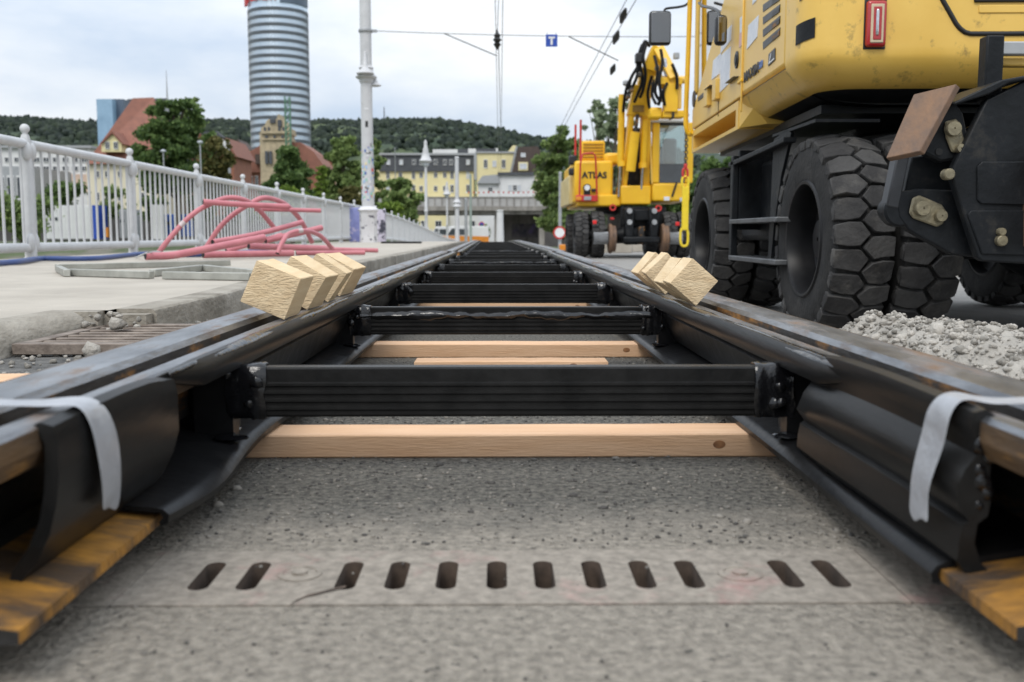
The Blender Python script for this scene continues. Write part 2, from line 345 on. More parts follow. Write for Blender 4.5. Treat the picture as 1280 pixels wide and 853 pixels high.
# track bed material: concrete near the drain, rough dark asphalt beyond it
def bed_mat():
    m = mat('track_bed', (.325, .29, .24), (.16, .142, .116), 75, .92, bump=1.0, bscale=120, spot=(.040, .036, .031), sscale=58, sth=(.60, .66), detail=3)
    t = m.node_tree; b = t.nodes['Principled BSDF']; n = t.nodes.new; l = t.links.new
    conc = b.inputs['Base Color'].links[0].from_socket
    tc = n('ShaderNodeTexCoord'); s = n('ShaderNodeSeparateXYZ'); l(tc.outputs['Object'], s.inputs[0])
    nz = n('ShaderNodeTexNoise'); nz.inputs['Scale'].default_value = 7; nz.inputs['Detail'].default_value = 9; nz.inputs['Roughness'].default_value = .7; l(tc.outputs['Object'], nz.inputs[0])
    ay = n('ShaderNodeMath'); ay.operation = 'MULTIPLY_ADD'; ay.inputs[1].default_value = .45; l(nz.outputs[0], ay.inputs[0]); l(s.outputs[1], ay.inputs[2])
    my = n('ShaderNodeMapRange'); my.inputs[1].default_value = 1.50; my.inputs[2].default_value = 1.68; l(ay.outputs[0], my.inputs[0])
    ax = n('ShaderNodeMath'); ax.operation = 'MULTIPLY_ADD'; ax.inputs[1].default_value = .06; l(nz.outputs[0], ax.inputs[0]); l(s.outputs[0], ax.inputs[2])
    mx_ = n('ShaderNodeMapRange'); mx_.inputs[1].default_value = .475; mx_.inputs[2].default_value = .49; mx_.inputs[3].default_value = 1; mx_.inputs[4].default_value = 0; l(ax.outputs[0], mx_.inputs[0])
    k = n('ShaderNodeMath'); k.operation = 'MULTIPLY'; l(my.outputs[0], k.inputs[0]); l(mx_.outputs[0], k.inputs[1])
    n2 = n('ShaderNodeTexNoise'); n2.inputs['Scale'].default_value = 85; n2.inputs['Detail'].default_value = 6; n2.inputs['Roughness'].default_value = .75; l(tc.outputs['Object'], n2.inputs[0])
    r = n('ShaderNodeValToRGB'); e = r.color_ramp.elements; e[0].position = .36; e[0].color = (.018, .017, .016, 1); e[1].position = .66; e[1].color = (.20, .185, .155, 1)
    l(n2.outputs[0], r.inputs[0])
    x = n('ShaderNodeMix'); x.data_type = 'RGBA'; l(k.outputs[0], x.inputs[0]); l(conc, x.inputs[6]); l(r.outputs[0], x.inputs[7]); l(x.outputs[2], b.inputs['Base Color'])
    return m
m_bed = bed_mat()
far_ys = [y for y in YS if y >= 1.5]
strip('track_bed_near', [-.60, .80], m_bed, [-3, 0, .5, 1.0385], lambda i, y: 0)
strip('track_bed', [-.60, .80], m_bed, [1.2235]+far_ys, lambda i, y: -drop(y))
def lz(y): return .125 if y < 3 else .125-.07*min(1, (y-3)/1.5)
strip('verge_riser', [-.60, -.602], m_road, YS, lambda i, y: (-.02 if i == 0 else lz(y))-drop(y))
strip('verge', [-1.30, -.602], m_asph, YS, lambda i, y: lz(y)-drop(y))
strip('road', [.80, 1.2, 6.5], m_road, YS, lambda i, y: (0, -.085, -.085)[i]-drop(y))
# pavement and kerb on the left
KX = lambda y: -.945 if y < 3.4 else -.945-.05*min(1, (y-3.4)/.8)+.03*min(1, max(0, (y-6)/6))
pys = [y for y in YS if y >= 4 and y <= 100]
pys = [-3, 0, 1.2, 2.0, 2.6899, 2.69, 3.4]+pys
strip('pavement', [-3.95, lambda y: KX(y)-.11 if y > 2.6899 else -1.19], m_walk, pys, lambda i, y: .194-drop(y))
# kerb stones: each about a metre long, laid end to end
kerb = thing('kerb', 'weathered concrete kerb running along the left pavement edge beside the track', 'kerb', (-.98, 2.74, 0))
kerb['kind'] = 'structure'
y = 2.74; i = 0
while y < 60:
    ln = 2.2 if y < 24 else 4.0
    dx = random.uniform(-.004, .004); dz = random.uniform(-.004, .004)
    b = MB(); ring = []
    for q in np.linspace(y+.004, y+ln-.004, 7):
        x = KX(q)+dx; z = .197-drop(q)+dz; jj = random.uniform(-.004, .004)
        ring.append([Vector((x-.108, q, -.1-drop(q))), Vector((x, q, -.1-drop(q))), Vector((x+jj, q, z-.016)), Vector((x-.005+jj, q, z-.005)), Vector((x-.014, q, z)), Vector((x-.108, q, z))])
    b.loft(ring); b.build('kerb_stone', m_kerb, kerb, smooth=28); y += ln; i += 1
b = MB(); ring = []
for q in np.linspace(-1, 2.66, 16):
    jj = random.uniform(-.008, .008); x = -1.10+jj*.6
    ring.append([Vector((x-.10, q, -.1)), Vector((x+.006, q, -.1)), Vector((x, q, .150)), Vector((x-.012, q, .176+jj*.5)), Vector((x-.045, q, .197)), Vector((x-.10, q, .197))])
b.loft(ring); b.build('kerb_stone', m_kerb, kerb, smooth=60)
# broken corner of the kerb
P = np.array([[random.uniform(-1.12, -.96), random.uniform(2.58, 2.80), random.uniform(.13, .20)] for _ in range(70)])
P[:, 2] = .128+np.random.rand(70)**2*.06
V, Q = rocks(P, np.random.uniform(.004, .015, 70)); o = bulk('kerb_rubble', V, Q, m_stone); tag(o, kind='stuff'); o['label'] = 'crumbled concrete rubble at the broken kerb corner'
b = MB(); b.b2((-1.23, 2.652, -.05), (-1.07, 2.70, .1932)); b.b2((-1.0695, 2.69, -.05), (-.955, 2.742, .182)); b.build('kerb_stone', m_kerb, kerb); 
# bridge body under the deck
b = MB(); rg = []
for q in [-3, 10, 24, 40, 60, 85]:
    z = -drop(q); rg.append([Vector((-4.1, q, z-1.2)), Vector((6.8, q, z-1.2)), Vector((6.8, q, z-.12)), Vector((-4.1, q, z-.12))])
b.loft(rg); o = b.build('bridge_deck', m_vconc); o['kind'] = 'structure'
b = MB(); rg = []
for q in YS[:36]:
    z = .19-drop(q); rg.append([Vector((-4.15, q, z-.5)), Vector((-3.952, q, z-.5)), Vector((-3.952, q, z-.004)), Vector((-4.15, q, z-.004))])
b.loft(rg); o = b.build('pavement_edge', m_kerb); o['kind'] = 'structure'
for a_, b_ in ((5, 7), (30, 32), (55, 57)):
    o = MB().b2((-3.6, a_, -4), (6.2, b_, -1.25)).build('bridge_pier', m_vconc); o['kind'] = 'structure'
# right pavement of the bridge
o = strip('far_pavement', [5.2, 5.202, 6.8], m_walk, YS[:36], lambda i, y: ((-.1, .06, .06)[i])-drop(y))
# ------------------------------------------------------------------ drain with slotted cover plates
drain = thing('slotted_drain', 'concrete slotted drain channel set flush across the ground between the rails', 'drain', (.07, 1.13, 0))
from mathutils.geometry import delaunay_2d_cdt
def plate(x0, x1, y0, y1, holes, ztop, th, name):
    vs = [Vector((x0, y0)), Vector((x1, y0)), Vector((x1, y1)), Vector((x0, y1))]; ed = [(0, 1), (1, 2), (2, 3), (3, 0)]
    for h in holes:
        k = len(vs); vs += [Vector(p) for p in h]; ed += [(k+i, k+(i+1) % len(h)) for i in range(len(h))]
    V2, E2, F2, *_ = delaunay_2d_cdt(vs, ed, [], 2, 1e-6)
    b = MB(); nV = len(V2); b.v = [(v.x, v.y, ztop) for v in V2]
    def inside(c):
        for h in holes:
            hx = sum(p[0] for p in h)/len(h)
            ys_ = [p[1] for p in h]; r_ = (max(p[0] for p in h)-min(p[0] for p in h))/2
            if abs(c.x-hx) < r_*.97 and min(ys_) < c.y < max(ys_): return True
        return False
    for f in F2:
        c = sum((V2[i] for i in f), Vector((0, 0)))/len(f)
        if not inside(c): b.f.append(tuple(f))
    for h in holes:
        k = len(b.v); n = len(h)
        b.v += [(p[0], p[1], ztop) for p in h]+[(p[0], p[1], ztop-th) for p in h]
        b.f += [(k+i, k+n+i, k+n+(i+1) % n, k+(i+1) % n) for i in range(n)]
    k = len(b.v); o4 = [(x0, y0), (x1, y0), (x1, y1), (x0, y1)]
    b.v += [(p[0], p[1], ztop) for p in o4]+[(p[0], p[1], ztop-th) for p in o4]; b.f += [(k+i, k+(i+1) % 4, k+4+(i+1) % 4, k+4+i) for i in range(4)]
    o = MB(); o.v = b.v; o.f = b.f
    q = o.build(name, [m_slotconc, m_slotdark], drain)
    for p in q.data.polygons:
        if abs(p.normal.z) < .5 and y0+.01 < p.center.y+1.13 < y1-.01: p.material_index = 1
    return q
def slot(cx, y0, y1, r):
    return [(cx+r*math.cos(a), y0+r+r*math.sin(a)) for a in [math.pi+k*math.pi/8 for k in range(9)]]+[(cx+r*math.cos(a), y1-r+r*math.sin(a)) for a in [k*math.pi/8 for k in range(9)]]
sx = [on(p, 721, 0).x for p in (260, 318, 437, 497, 559, 621, 680, 742, 803, 862, 983, 1040)]
plate(-.42, .447, 1.04, 1.222, [slot(x, 1.084, 1.180, .0118) for x in sx], .002, .045, 'cover_plate')
plate(.4488, .80, 1.04, 1.222, [], .0015, .03, 'cover_plate'); plate(-.60, -.4217, 1.04, 1.222, [], .001, .03, 'cover_plate')
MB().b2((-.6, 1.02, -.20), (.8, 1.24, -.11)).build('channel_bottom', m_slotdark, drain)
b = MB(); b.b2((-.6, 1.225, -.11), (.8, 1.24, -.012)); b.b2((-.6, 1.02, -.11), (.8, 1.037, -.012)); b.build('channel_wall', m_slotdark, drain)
for px in (375, 925):
    c = on(px, 720, 0); b = MB(); b.lathe([(.026, .001), (.026, .0035), (.020, .0045), (.019, .003), (.009, .003), (.009, .006), (.001, .006)], (c.x, c.y, 0), 16); b.build('bolt_cover', m_slotconc, drain, smooth=30)
pts = [on(px, py, .004) for px, py in ((432, 733), (415, 736), (398, 741), (384, 744), (370, 750), (361, 757), (354, 766))]
b = MB(); rnd = random.Random(2)
for i, p in enumerate(pts):
    wd = .0035*(1-.5*i/len(pts)); b.v += [(p.x, p.y-wd+rnd.uniform(-.001, .001), .0035), (p.x, p.y+wd+rnd.uniform(-.001, .001), .0035)]
b.f = [(2*i, 2*i+2, 2*i+3, 2*i+1) for i in range(len(pts)-1)]
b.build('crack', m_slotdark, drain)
# gravel and grit
P = []
for _ in range(2600):
    x = random.uniform(-.42, .50); y = 1.25+abs(random.gauss(0, 1.1))
    P.append((x, y, 0.001))
P = np.array(P); V, Q = rocks(P, np.random.uniform(.0012, .0042, len(P))*np.where(np.random.rand(len(P)) < .04, 2.2, 1)); o = bulk('grit', V, Q, m_grit); tag(o, 'loose dark grit scattered over the ground between the rails', kind='stuff')
P = np.array([(random.uniform(-.42, .5), random.uniform(.55, 1.3), .001) for _ in range(260)]); V, Q = rocks(P, np.random.uniform(.001, .003, len(P))); o = bulk('grit', V, Q, m_grit); tag(o, 'sparse fine grit on the concrete in front of the drain', kind='stuff')
P = np.array([(random.uniform(-1.09, -.61), random.uniform(.9, 4), .128) for _ in range(1500)]); P[:, 2] = [lz(p[1])+.003 for p in P]
V, Q = rocks(P, np.random.uniform(.003, .012, len(P))); o = bulk('gravel', V, Q, m_stone); tag(o, 'loose gravel lying between the left rail and the kerb', kind='stuff')
# rubble heap on the right
def heap_z(x, y):
    def ss(a, b, t): t = min(1, max(0, (t-a)/(b-a))); return t*t*(3-2*t)
    base = -.085*min(1, max(0, (x-.8)/.4))
    top = .205-.10*max(0, x-.95)-.035*max(0, 1.9-y)
    k = ss(.66, .92, x)*(1-ss(2.35, 2.75, y+.10*math.sin(5*x)))*(1-ss(1.7, 2.3, x))*ss(.5, .9, y)
    return base-.012+(top-base)*k
b = MB(); nx, ny = 90, 130; xs = np.linspace(.62, 2.4, nx); yy = np.linspace(.6, 4.2, ny)
def hn(x, y): return .010*math.sin(31*x+4*math.sin(17*y))+.010*math.sin(43*y+5*math.sin(23*x))+.006*math.sin(91*x+7*math.sin(61*y))
b.v = [(x, y, heap_z(x, y)+hn(x, y)*.8) for y in yy for x in xs]
b.f = [(j*nx+i, j*nx+i+1, (j+1)*nx+i+1, (j+1)*nx+i) for j in range(ny-1) for i in range(nx-1)]
hp = b.build('rubble_heap', m_stone, smooth=60); tag(hp, 'long heap of pale grey rubble and gravel beside the right rail', kind='stuff')
P = []
while len(P) < 30000:
    x = random.uniform(.64, 2.2); y = random.uniform(.7, 3.9); z = heap_z(x, y)
    if z+.085*min(1, max(0, (x-.8)/.4)) > -.005+random.random()*.05: P.append((x, y, z+hn(x, y)*.8))
P = np.array(P); sz = .0022+.0085*np.random.rand(len(P))**2.2; sz[np.random.rand(len(P)) < .02] *= 2.6
V, Q = rocks(P, sz); o = bulk('rubble', V, Q, m_stone, hp); tag(o, kind='stuff')
# single larger lumps on the heap
for k, (x, y, s_) in enumerate([(1.02, 2.05, .035), (1.25, 2.15, .03), (1.15, 1.75, .03), (.88, 2.6, .03), (1.05, 2.75, .03)]):
    V, Q = rocks(np.array([(x, y, heap_z(x, y)+.012)]), [s_], .7); bulk('stone', V, Q, m_stone, hp)

# ================================================================== THE TRACK
XC = .0175; B = .045
RP = [(.435, 0), (.690, 0), (.690, .012), (.585, .028), (.572, .04), (.570, .12), (.590, .135), (.626, .142), (.630, .166), (.622, .176), (.600, .1815), (.560, .1825), (.541, .179), (.534, .170),
      (.531, .142), (.524, .134), (.498, .134), (.492, .142), (.490, .168), (.485, .175), (.463, .175), (.458, .170), (.457, .150), (.466, .132), (.540, .115), (.555, .10), (.556, .04), (.540, .028), (.435, .012)]
def rail(side, y0, y1, xf, panel, step=.6):
    n = max(2, int((y1-y0)/step)); b = MB(); rings = []
    for q in np.linspace(y0, y1, n+1): rings.append([Vector((xf(q)+side*u, q, B+z-drop(q))) for u, z in RP])
    b.loft(rings)
    o = b.build('rail', [m_darksteel, m_steel, m_rust, m_railrust], panel, smooth=28)
    k = len(RP)
    for p in o.data.polygons:                # bright running surfaces, rusty foot, dark elsewhere
        c = p.center; u = abs(c.x+worldloc(panel).x-xf(c.y+worldloc(panel).y)); z = c.z+worldloc(panel).z-B+drop(c.y+worldloc(panel).y)
        if z > .164 and (.452 < u < .494 or .528 < u < .592): p.material_index = 1
        elif z < .03 and u < .55: p.material_index = 2
        elif .10 < z < .168 and u < .53: p.material_index = 3
        elif z > .15 and u > .592: p.material_index = 3
    return o
def extr(prof, side, y0, y1, xf, name, m, panel, step=.25, wob=None, smooth=40):
    n = max(2, int((y1-y0)/step)); b = MB(); rings = []
    for q in np.linspace(y0, y1, n+1):
        rings.append([Vector((xf(q)+side*(u+(wob(q, u, z)[0] if wob else 0)), q, B+z+(wob(q, u, z)[1] if wob else 0)-drop(q))) for u, z in prof])
    b.loft(rings); return b.build(name, m, panel, smooth=smooth)
FOOT = [(.553, .044), (.535, .036), (.440, .020), (.431, .016), (.425, .008), (.427, -.002), (.434, -.004), (.436, .001), (.432, .006), (.434, .0125), (.538, .0285), (.556, .038)]
STRIP = [(.457, .150), (.448, .136), (.440, .138), (.436, .150), (.439, .166), (.446, .176), (.456, .1765), (.456, .168)]
CHAMB = [(.545, .112), (.468, .128), (.462, .120), (.478, .080), (.500, .040), (.540, .036), (.553, .05), (.553, .10)]
def footwob(side, ya):
    def f(q, u, z):
        k = max(0, 1-(q-ya)/1.3); e = max(0, (.47-u)/.04)
        g = 1 if side < 0 else .06
        return (g*e*k*(-.006+.012*math.sin(q*9+side)), g*e*k*(.010*math.sin(q*7.3+1+side)+.002)+g*e*.002*math.sin(q*5))
    return f
def bead(side, y0, y1, xf, panel, seed, u0=.449, z0=.176, gap=True):
    rnd = random.Random(seed); q = y0
    while q < y1:
        ln = rnd.uniform(.5, 1.6); q2 = min(y1, q+ln); n = max(4, int((q2-q)/.03)) if q < 6 else max(4, int((q2-q)/.12)); rings = []
        wv = rnd.uniform(0, 6)
        for k in range(n+1):
            t = q+(q2-q)*k/n; e = min(1, 4*k/n, 4*(n-k)/n)**.5 if gap else 1
            wid = (.0030+.0055*abs(math.sin(t*5+wv))+rnd.uniform(0, .0012))*max(.15, e); hh = (.0012+.0022*abs(math.sin(t*7+wv*2))+rnd.uniform(0, .0006))*max(.1, e)
            c = u0+.003*math.sin(t*4+wv)
            dr = rnd.uniform(.003, .010) if rnd.random() < .05 else 0
            rings.append([Vector((xf(t)+side*(c+uu), t, B+z0+zz-drop(t))) for uu, zz in ((wid*.9, -.001), (wid*.5, hh), (-wid*.3, hh*.9), (-wid-.001, -.003), (-wid*1.1-.001, -.005-dr), (-wid*.6, -.006-dr))])
        b = MB(); b.loft(rings); b.build('sealant', m_seal, panel, smooth=60)
        q = q2+(rnd.uniform(.0, .25) if gap else 0)
def blob(b, c, r, sq=(1, 1, 1), n=10):
    c = Vector(c); rings = []
    for i in range(1, 6):
        a = math.pi*i/6
        rings.append([c+Vector((math.cos(2*math.pi*k/n)*math.sin(a)*sq[0], math.sin(2*math.pi*k/n)*math.sin(a)*sq[1], math.cos(a)*sq[2]))*(r*random.uniform(.75, 1.2)) for k in range(n)])
    b.loft(rings)
def tie_bar(y, xf, panel, goo, fine):
    x0 = xf(y); z = -drop(y)
    prof = [(.014, .184), (-.012, .184), (-.015, .181), (-.015, .172)]
    for k in range(4): zz = .160-.013*k; prof += [(-.015, zz), (-.0185, zz-.002), (-.0185, zz-.006), (-.015, zz-.008)]
    prof += [(-.015, .106), (-.012, .102), (.014, .102)]
    b = MB(); b.loft([[Vector((x0+sx_*.452, y+p, q+z)) for p, q in prof] for sx_ in (-1, 1)])
    bar = b.build('tie_bar', m_rubber2, panel, smooth=25)
    for s in (-1, 1):
        b = MB()                     # thick boot at the bar end, melted on, with drips
        rings = []; nn = 9 if fine else 4          # ragged sheath over the end of the bar
        for k in range(nn+1):
            xx = x0+s*(.462-.062*k/nn); e = .001 if k == nn else random.uniform(.002, .0065); rg = []
            for p, q in ((.015, .186), (.003, .187), (-.012, .1865), (-.0165, .182), (-.0190, .160), (-.0190, .140), (-.0190, .120), (-.0165, .103), (-.01, .1005), (.014, .1005), (.0165, .14)):
                f_ = random.uniform(.4, 1.3)*e/.004; rg.append(Vector((xx+random.uniform(-.004, .004), y+p*(1+.12*f_), z+.144+(q-.144)*(1+.05*f_))))
            rings.append(rg)
        b.loft(rings)
        for k in range(3 if fine else 0): blob(b, (x0+s*random.uniform(.40, .47), y+random.uniform(-.03, -.015), z+random.uniform(.12, .19)), random.uniform(.006, .011), (1.2, .7, 1.1))
        blob(b, (x0+s*.455, y-.03, z+.072), .014, (2.0, 1.5, .4)); blob(b, (x0+s*.475, y+.03, z+.074), .012, (1.8, 1.5, .5))
        b.build('end_seal', m_seal, bar, smooth=60)
        b = MB(); b.b2((x0+s*.452, y-.018, z+.062), (x0+s*.515, y+.018, z+.18)); b.b2((x0+s*.46, y+.018, z+.062), (x0+s*.472, y+.06, z+.175))
        b.build('bracket', m_rubber, bar)
    if goo:
        rnd = random.Random(int(y*100)); rings = []; n = 50
        for k in range(n+1):
            t = -.43+.86*k/n; h1 = .168+rnd.uniform(-.002, .003)+.003*math.sin(t*19); h0 = .150+rnd.uniform(-.005, .003)+.004*math.sin(t*31); w_ = .004+rnd.uniform(0, .004)
            rings.append([Vector((x0+t, y+p, q+z)) for p, q in ((-.0145, h1+.002), (-.0155-w_, h1-.003), (-.0165-w_*1.5, (h0+h1)/2), (-.0155-w_*.8, h0+.002), (-.0145, h0-.003))])
        b = MB(); b.loft(rings); b.build('sealant_smear', m_seal, bar, smooth=60)
    return bar
xf1 = lambda y: XC
xf2 = lambda y: .055-.0095*(y-10)
p1 = thing('track_panel', 'near section of black rubber lined tram track with silver taped rail ends', 'tram track', (XC, .84, B), 'track sections')
p2_ = thing('track_panel', 'far section of tram track beyond the joint, running up over the crest', 'tram track', (.05, 9.97, B), 'track sections')
for s in (-1, 1):
    rail(s, .835, 9.90, xf1, p1); rail(s, 9.97, 36, xf2, p2_, 1.0)
    ya = 1.175 if s < 0 else .985
    extr(FOOT, s, ya, 9.8, xf1, 'foot_cover', m_rubber, p1, .045 if 1 else 1, footwob(s, ya)); extr(FOOT, s, 10.05, 36, xf2, 'foot_cover', m_rubber, p2_, 1)
    def sw(q, u, z): k = math.exp(-((q-1.25)/.3)**2); e = max(0, 1-(q-1.25)/.16); return (k*-.003+.0012*math.sin(q*6)+e*(.458-u)*.92, .003*k+.001*math.sin(q*4.4)+e*(.170-z)*.85)
    extr(STRIP, s, 1.25, 9.75, xf1, 'head_strip', m_rubber2, p1, .04, sw); extr(STRIP, s, 10.1, 36, xf2, 'head_strip', m_rubber2, p2_, 1)
    extr(CHAMB, s, 1.70, 9.8, xf1, 'chamber_filler', m_rubber, p1, .5); extr(CHAMB, s, 10.05, 36, xf2, 'chamber_filler', m_rubber, p2_, 1)
    bead(s, 1.28, 9.6, xf1, p1, 3+s); bead(s, 10.2, 30, xf2, p2_, 9+s)
# loose fillers bulging out at the near ends, held by tape
LF_R = [(.470, .178), (.459, .186), (.447, .183), (.444, .170), (.450, .154), (.452, .140), (.441, .126), (.434, .108), (.435, .090), (.445, .076), (.447, .072), (.441, .068), (.438, .050), (.437, .032), (.446, .020),
        (.474, .016), (.460, .032), (.454, .050), (.456, .070), (.466, .078), (.468, .092), (.466, .110), (.466, .130), (.464, .142), (.462, .156), (.458, .170), (.462, .175)]
LF_L = [(.462, .176), (.452, .180), (.440, .176), (.436, .160), (.436, .130), (.440, .100), (.448, .070), (.462, .042), (.480, .020), (.492, .018), (.486, .034), (.470, .056), (.458, .082), (.452, .110), (.449, .140), (.449, .160), (.454, .168)]
def lw(a, b_):
    def f(q, u, z):
        t = (q-a)/(b_-a); k = max(0, 1-t*2.2)
        return (.004*k-.004*math.sin(t*3.1)+.006*max(0, t-.75)*4*(1 if z > .1 else .3), -.004*k+.003*math.sin(t*4)-(.010 if z > .1 else 0)*max(0, t-.7)*3)
    return f
extr(LF_R, 1, .965, 1.50, xf1, 'loose_filler', m_rubber2, p1, .03, lw(.965, 1.5)); extr(LF_L, -1, .94, 1.30, xf1, 'loose_filler', m_rubber2, p1, .03, lw(.94, 1.3))
b = MB()                            # ragged cells of the cut end
for k in range(7): blob(b, (XC+.463+random.uniform(-.006, .008), .966, B+.085+.012*k), random.uniform(.005, .009), (1.0, .5, 1.2))
b.build('cut_edge', m_seal, p1, smooth=60)
for k, y in enumerate([1.62+1.33*i for i in range(7)]): tie_bar(y, xf1, p1, k in (1, 5), k < 4)
for k, y in enumerate([10.85+1.33*i for i in range(16)]): tie_bar(y, xf2, p2_, k in (2,), False)
# tape strips
def tape(name, pts, wid, label):
    n = len(pts); b = MB(); rnd = random.Random(n)
    for i, p in enumerate(pts):
        for t in (-.5, -.17, .17, .5):
            j = .0022*math.sin(i*1.7+t*9)
            b.v.append((p[0], p[1]+wid*t*(1+.12*math.sin(i*.9))+(rnd.uniform(-.006, .006) if i == n-1 else 0), p[2]+j+(rnd.uniform(-.008, .008) if i == n-1 else 0)))
    for i in range(n-1):
        for t in range(3): b.f.append((i*4+t, i*4+t+1, i*4+t+5, i*4+t+4))
    o = b.build(name, m_tape, smooth=60); q = o.modifiers.new('thickness', 'SOLIDIFY'); q.thickness = .0012; q.offset = 1
    sb = o.modifiers.new('sub', 'SUBSURF'); sb.levels = 1; sb.render_levels = 2
    return tag(o, label, 'tape', 'tape strips on the rail ends')
def RX(u): return XC+u
def LX(u): return XC-u
tape('duct_tape', [(LX(.64), 1.00, .215), (LX(.60), 1.00, .232), (LX(.57), 1.0, .2295), (LX(.535), 1.0, .229), (LX(.50), 1.005, .228), (LX(.475), 1.01, .2285), (LX(.455), 1.015, .2285), (LX(.440), 1.02, .226), (LX(.431), 1.025, .205), (LX(.428), 1.03, .175), (LX(.428), 1.035, .145), (LX(.433), 1.045, .12), (LX(.436), 1.05, .105)], .052,
     'silver duct tape strip stretched over the left rail and hanging down its inner side')
tape('duct_tape', [(RX(.66), .99, .205), (RX(.615), .995, .225), (RX(.575), 1.0, .2295), (RX(.54), 1.003, .2295), (RX(.51), 1.005, .228), (RX(.48), 1.01, .2285), (RX(.462), 1.012, .233), (RX(.447), 1.013, .2315), (RX(.437), 1.015, .215), (RX(.437), 1.02, .19), (RX(.430), 1.02, .165), (RX(.424), 1.02, .14), (RX(.424), 1.02, .12), (RX(.422), 1.015, .098)], .05,
     'silver duct tape strip over the right rail with a torn end hanging down')
# rubber strip lying under the third bar
b = MB(); b.b2((-.40, 4.10, .002), (.42, 4.13, .06)); 
for k in range(3): b.b2((-.40, 4.096, .012+.016*k), (.42, 4.101, .018+.016*k))
tag(b.build('rubber_strip', m_rubber2, bevel=.004), 'long black ribbed rubber strip standing on the ground under the track', 'rubber strip')
# planks under the rails
def plank(x0, x1, y0, z0, wd, h, label, skew=0.0, grp='planks under the track'):
    c = Vector(((x0+x1)/2, y0+wd/2, z0)); b = MB(); n = 10; rings = []
    for i in range(n+1):
        x = x0+(x1-x0)*i/n; dz = random.uniform(-.0008, .0008); dy = skew*(i/n-.5)
        rings.append([Vector((x, y0+dy, z0)), Vector((x, y0+wd+dy, z0)), Vector((x, y0+wd+dy, z0+h+dz)), Vector((x, y0+dy, z0+h+dz))])
    b.loft(rings); o = b.build('plank', m_plank, origin=c, bevel=.0025, seg=1)
    kx = x0+(x1-x0)*.82                      # a dark knot in the front face
    MB().lathe([(.001, -.0008), (.007, -.0006), (.010, .002)], (kx, y0, z0+h*.55), 12, axis='Y', sc=(1, 1.5)).build('knot', m_knot, o)
    return tag(o, label, 'plank', grp)
plank(-.64, .62, 1.752, .0005, .10, .042, 'pale sawn wooden plank nearest the camera, lying across under both rails')
plank(-.25, .315, 2.87, .0005, .09, .030, 'short pale plank lying just in front of the second long plank')
plank(-.64, .64, 3.20, .0005, .10, .043, 'second long pale plank under the track, just before the second tie bar')
plank(-.60, .62, 5.15, .0005, .10, .042, 'third pale plank, glimpsed low beneath the second tie bar')
plank(-.60, .62, 7.0, .0005, .10, .042, 'fourth pale plank under the near track section, in shade')
plank(-.98, -.66, 1.66, .1265, .08, .03, 'pale wood offcut on the gravel left of the taped left rail', .02, 'wood offcuts by the left rail')
plank(-.80, -.62, 2.22, .1265, .10, .032, 'pale wood offcut lying against the iron drain grate', .03, 'wood offcuts by the left rail')
# ================================================================== TIMBER BLOCKS on the rails
def block(bx, y0, ln, roll, wd, h, zb, label, grp, yaw=0):
    # square timber resting on one long edge in the rail groove
    c = Vector((bx, y0+ln/2, zb)); o = thing('timber_block', label, 'timber block', c, grp)
    M_ = Matrix.Rotation(yaw, 4, 'Z') @ Matrix.Rotation(roll, 4, 'Y')
    sgn = 1 if wd > 0 else -1
    def P(u, v, y): return M_ @ Vector((u, y, v))+c
    b = MB(); n = 6; rings = []
    jit = [random.uniform(-.0015, .0015) for _ in range(8)]
    for i in range(n+1):
        yy = -ln/2+.003+(ln-.006)*i/n; j = lambda: random.uniform(-.0006, .0006)
        rings.append([P(0+j(), 0+j(), yy), P(wd+j(), 0+j(), yy), P(wd+j(), h+j(), yy), P(0+j(), h+j(), yy)])
    b.loft(rings); b.build('sawn_sides', m_block, o, bevel=.0018, seg=1)
    n = 9                                  # rough sawn end faces, slightly uneven
    for e, s in ((-ln/2, -1), (ln/2, 1)):
        b = MB(); k0 = 0
        for i in range(n+1):
            for j in range(n+1):
                edge = i in (0, n) or j in (0, n)
                d = 0 if edge else random.uniform(.0008, .0032)
                b.v.append(tuple(P(wd*(.004+.992*i/n), h*(.004+.992*j/n), e-s*.003+s*(d+.0005))))
        b.f += [(k0+i*(n+1)+j, k0+i*(n+1)+j+1, k0+(i+1)*(n+1)+j+1, k0+(i+1)*(n+1)+j) for i in range(n) for j in range(n)]
        b.build('end_grain', m_endgrain, o, smooth=50)
    return o
GL = 'timber blocks propped in the left rail groove'; GR_ = 'timber blocks propped in the right rail groove'
zb = B+.150
def lb(px, py, d): return at(px, py, d)
block(-.447, 2.06, .155, R(23), -.098, .092, .222, 'nearest timber block on the left rail, its broad rough end facing the camera', GL)
block(-.450, 2.34, .15, R(31), -.096, .09, .221, 'second timber block from the camera on the left rail', GL, R(-3))
block(-.452, 2.60, .14, R(34), -.094, .09, .221, 'third timber block from the camera on the left rail', GL, R(2))
block(-.455, 2.85, .21, R(29), -.094, .088, .221, 'farthest timber block on the left rail, next to the pink pipes', GL, R(-2))
block(.487, 2.46, .13, R(-49), .082, .086, .221, 'nearest timber block on the right rail, square end facing the camera', GR_)
block(.490, 2.605, .13, R(-54), .082, .084, .221, 'pale timber block touching the nearest one on the right rail', GR_, R(3))
block(.492, 2.93, .15, R(-44), .088, .086, .221, 'third timber block on the right rail, with a brown shaded end', GR_, R(-3))
block(.494, 3.11, .14, R(-50), .086, .086, .221, 'farthest timber block on the right rail, thin edge showing', GR_, R(2))
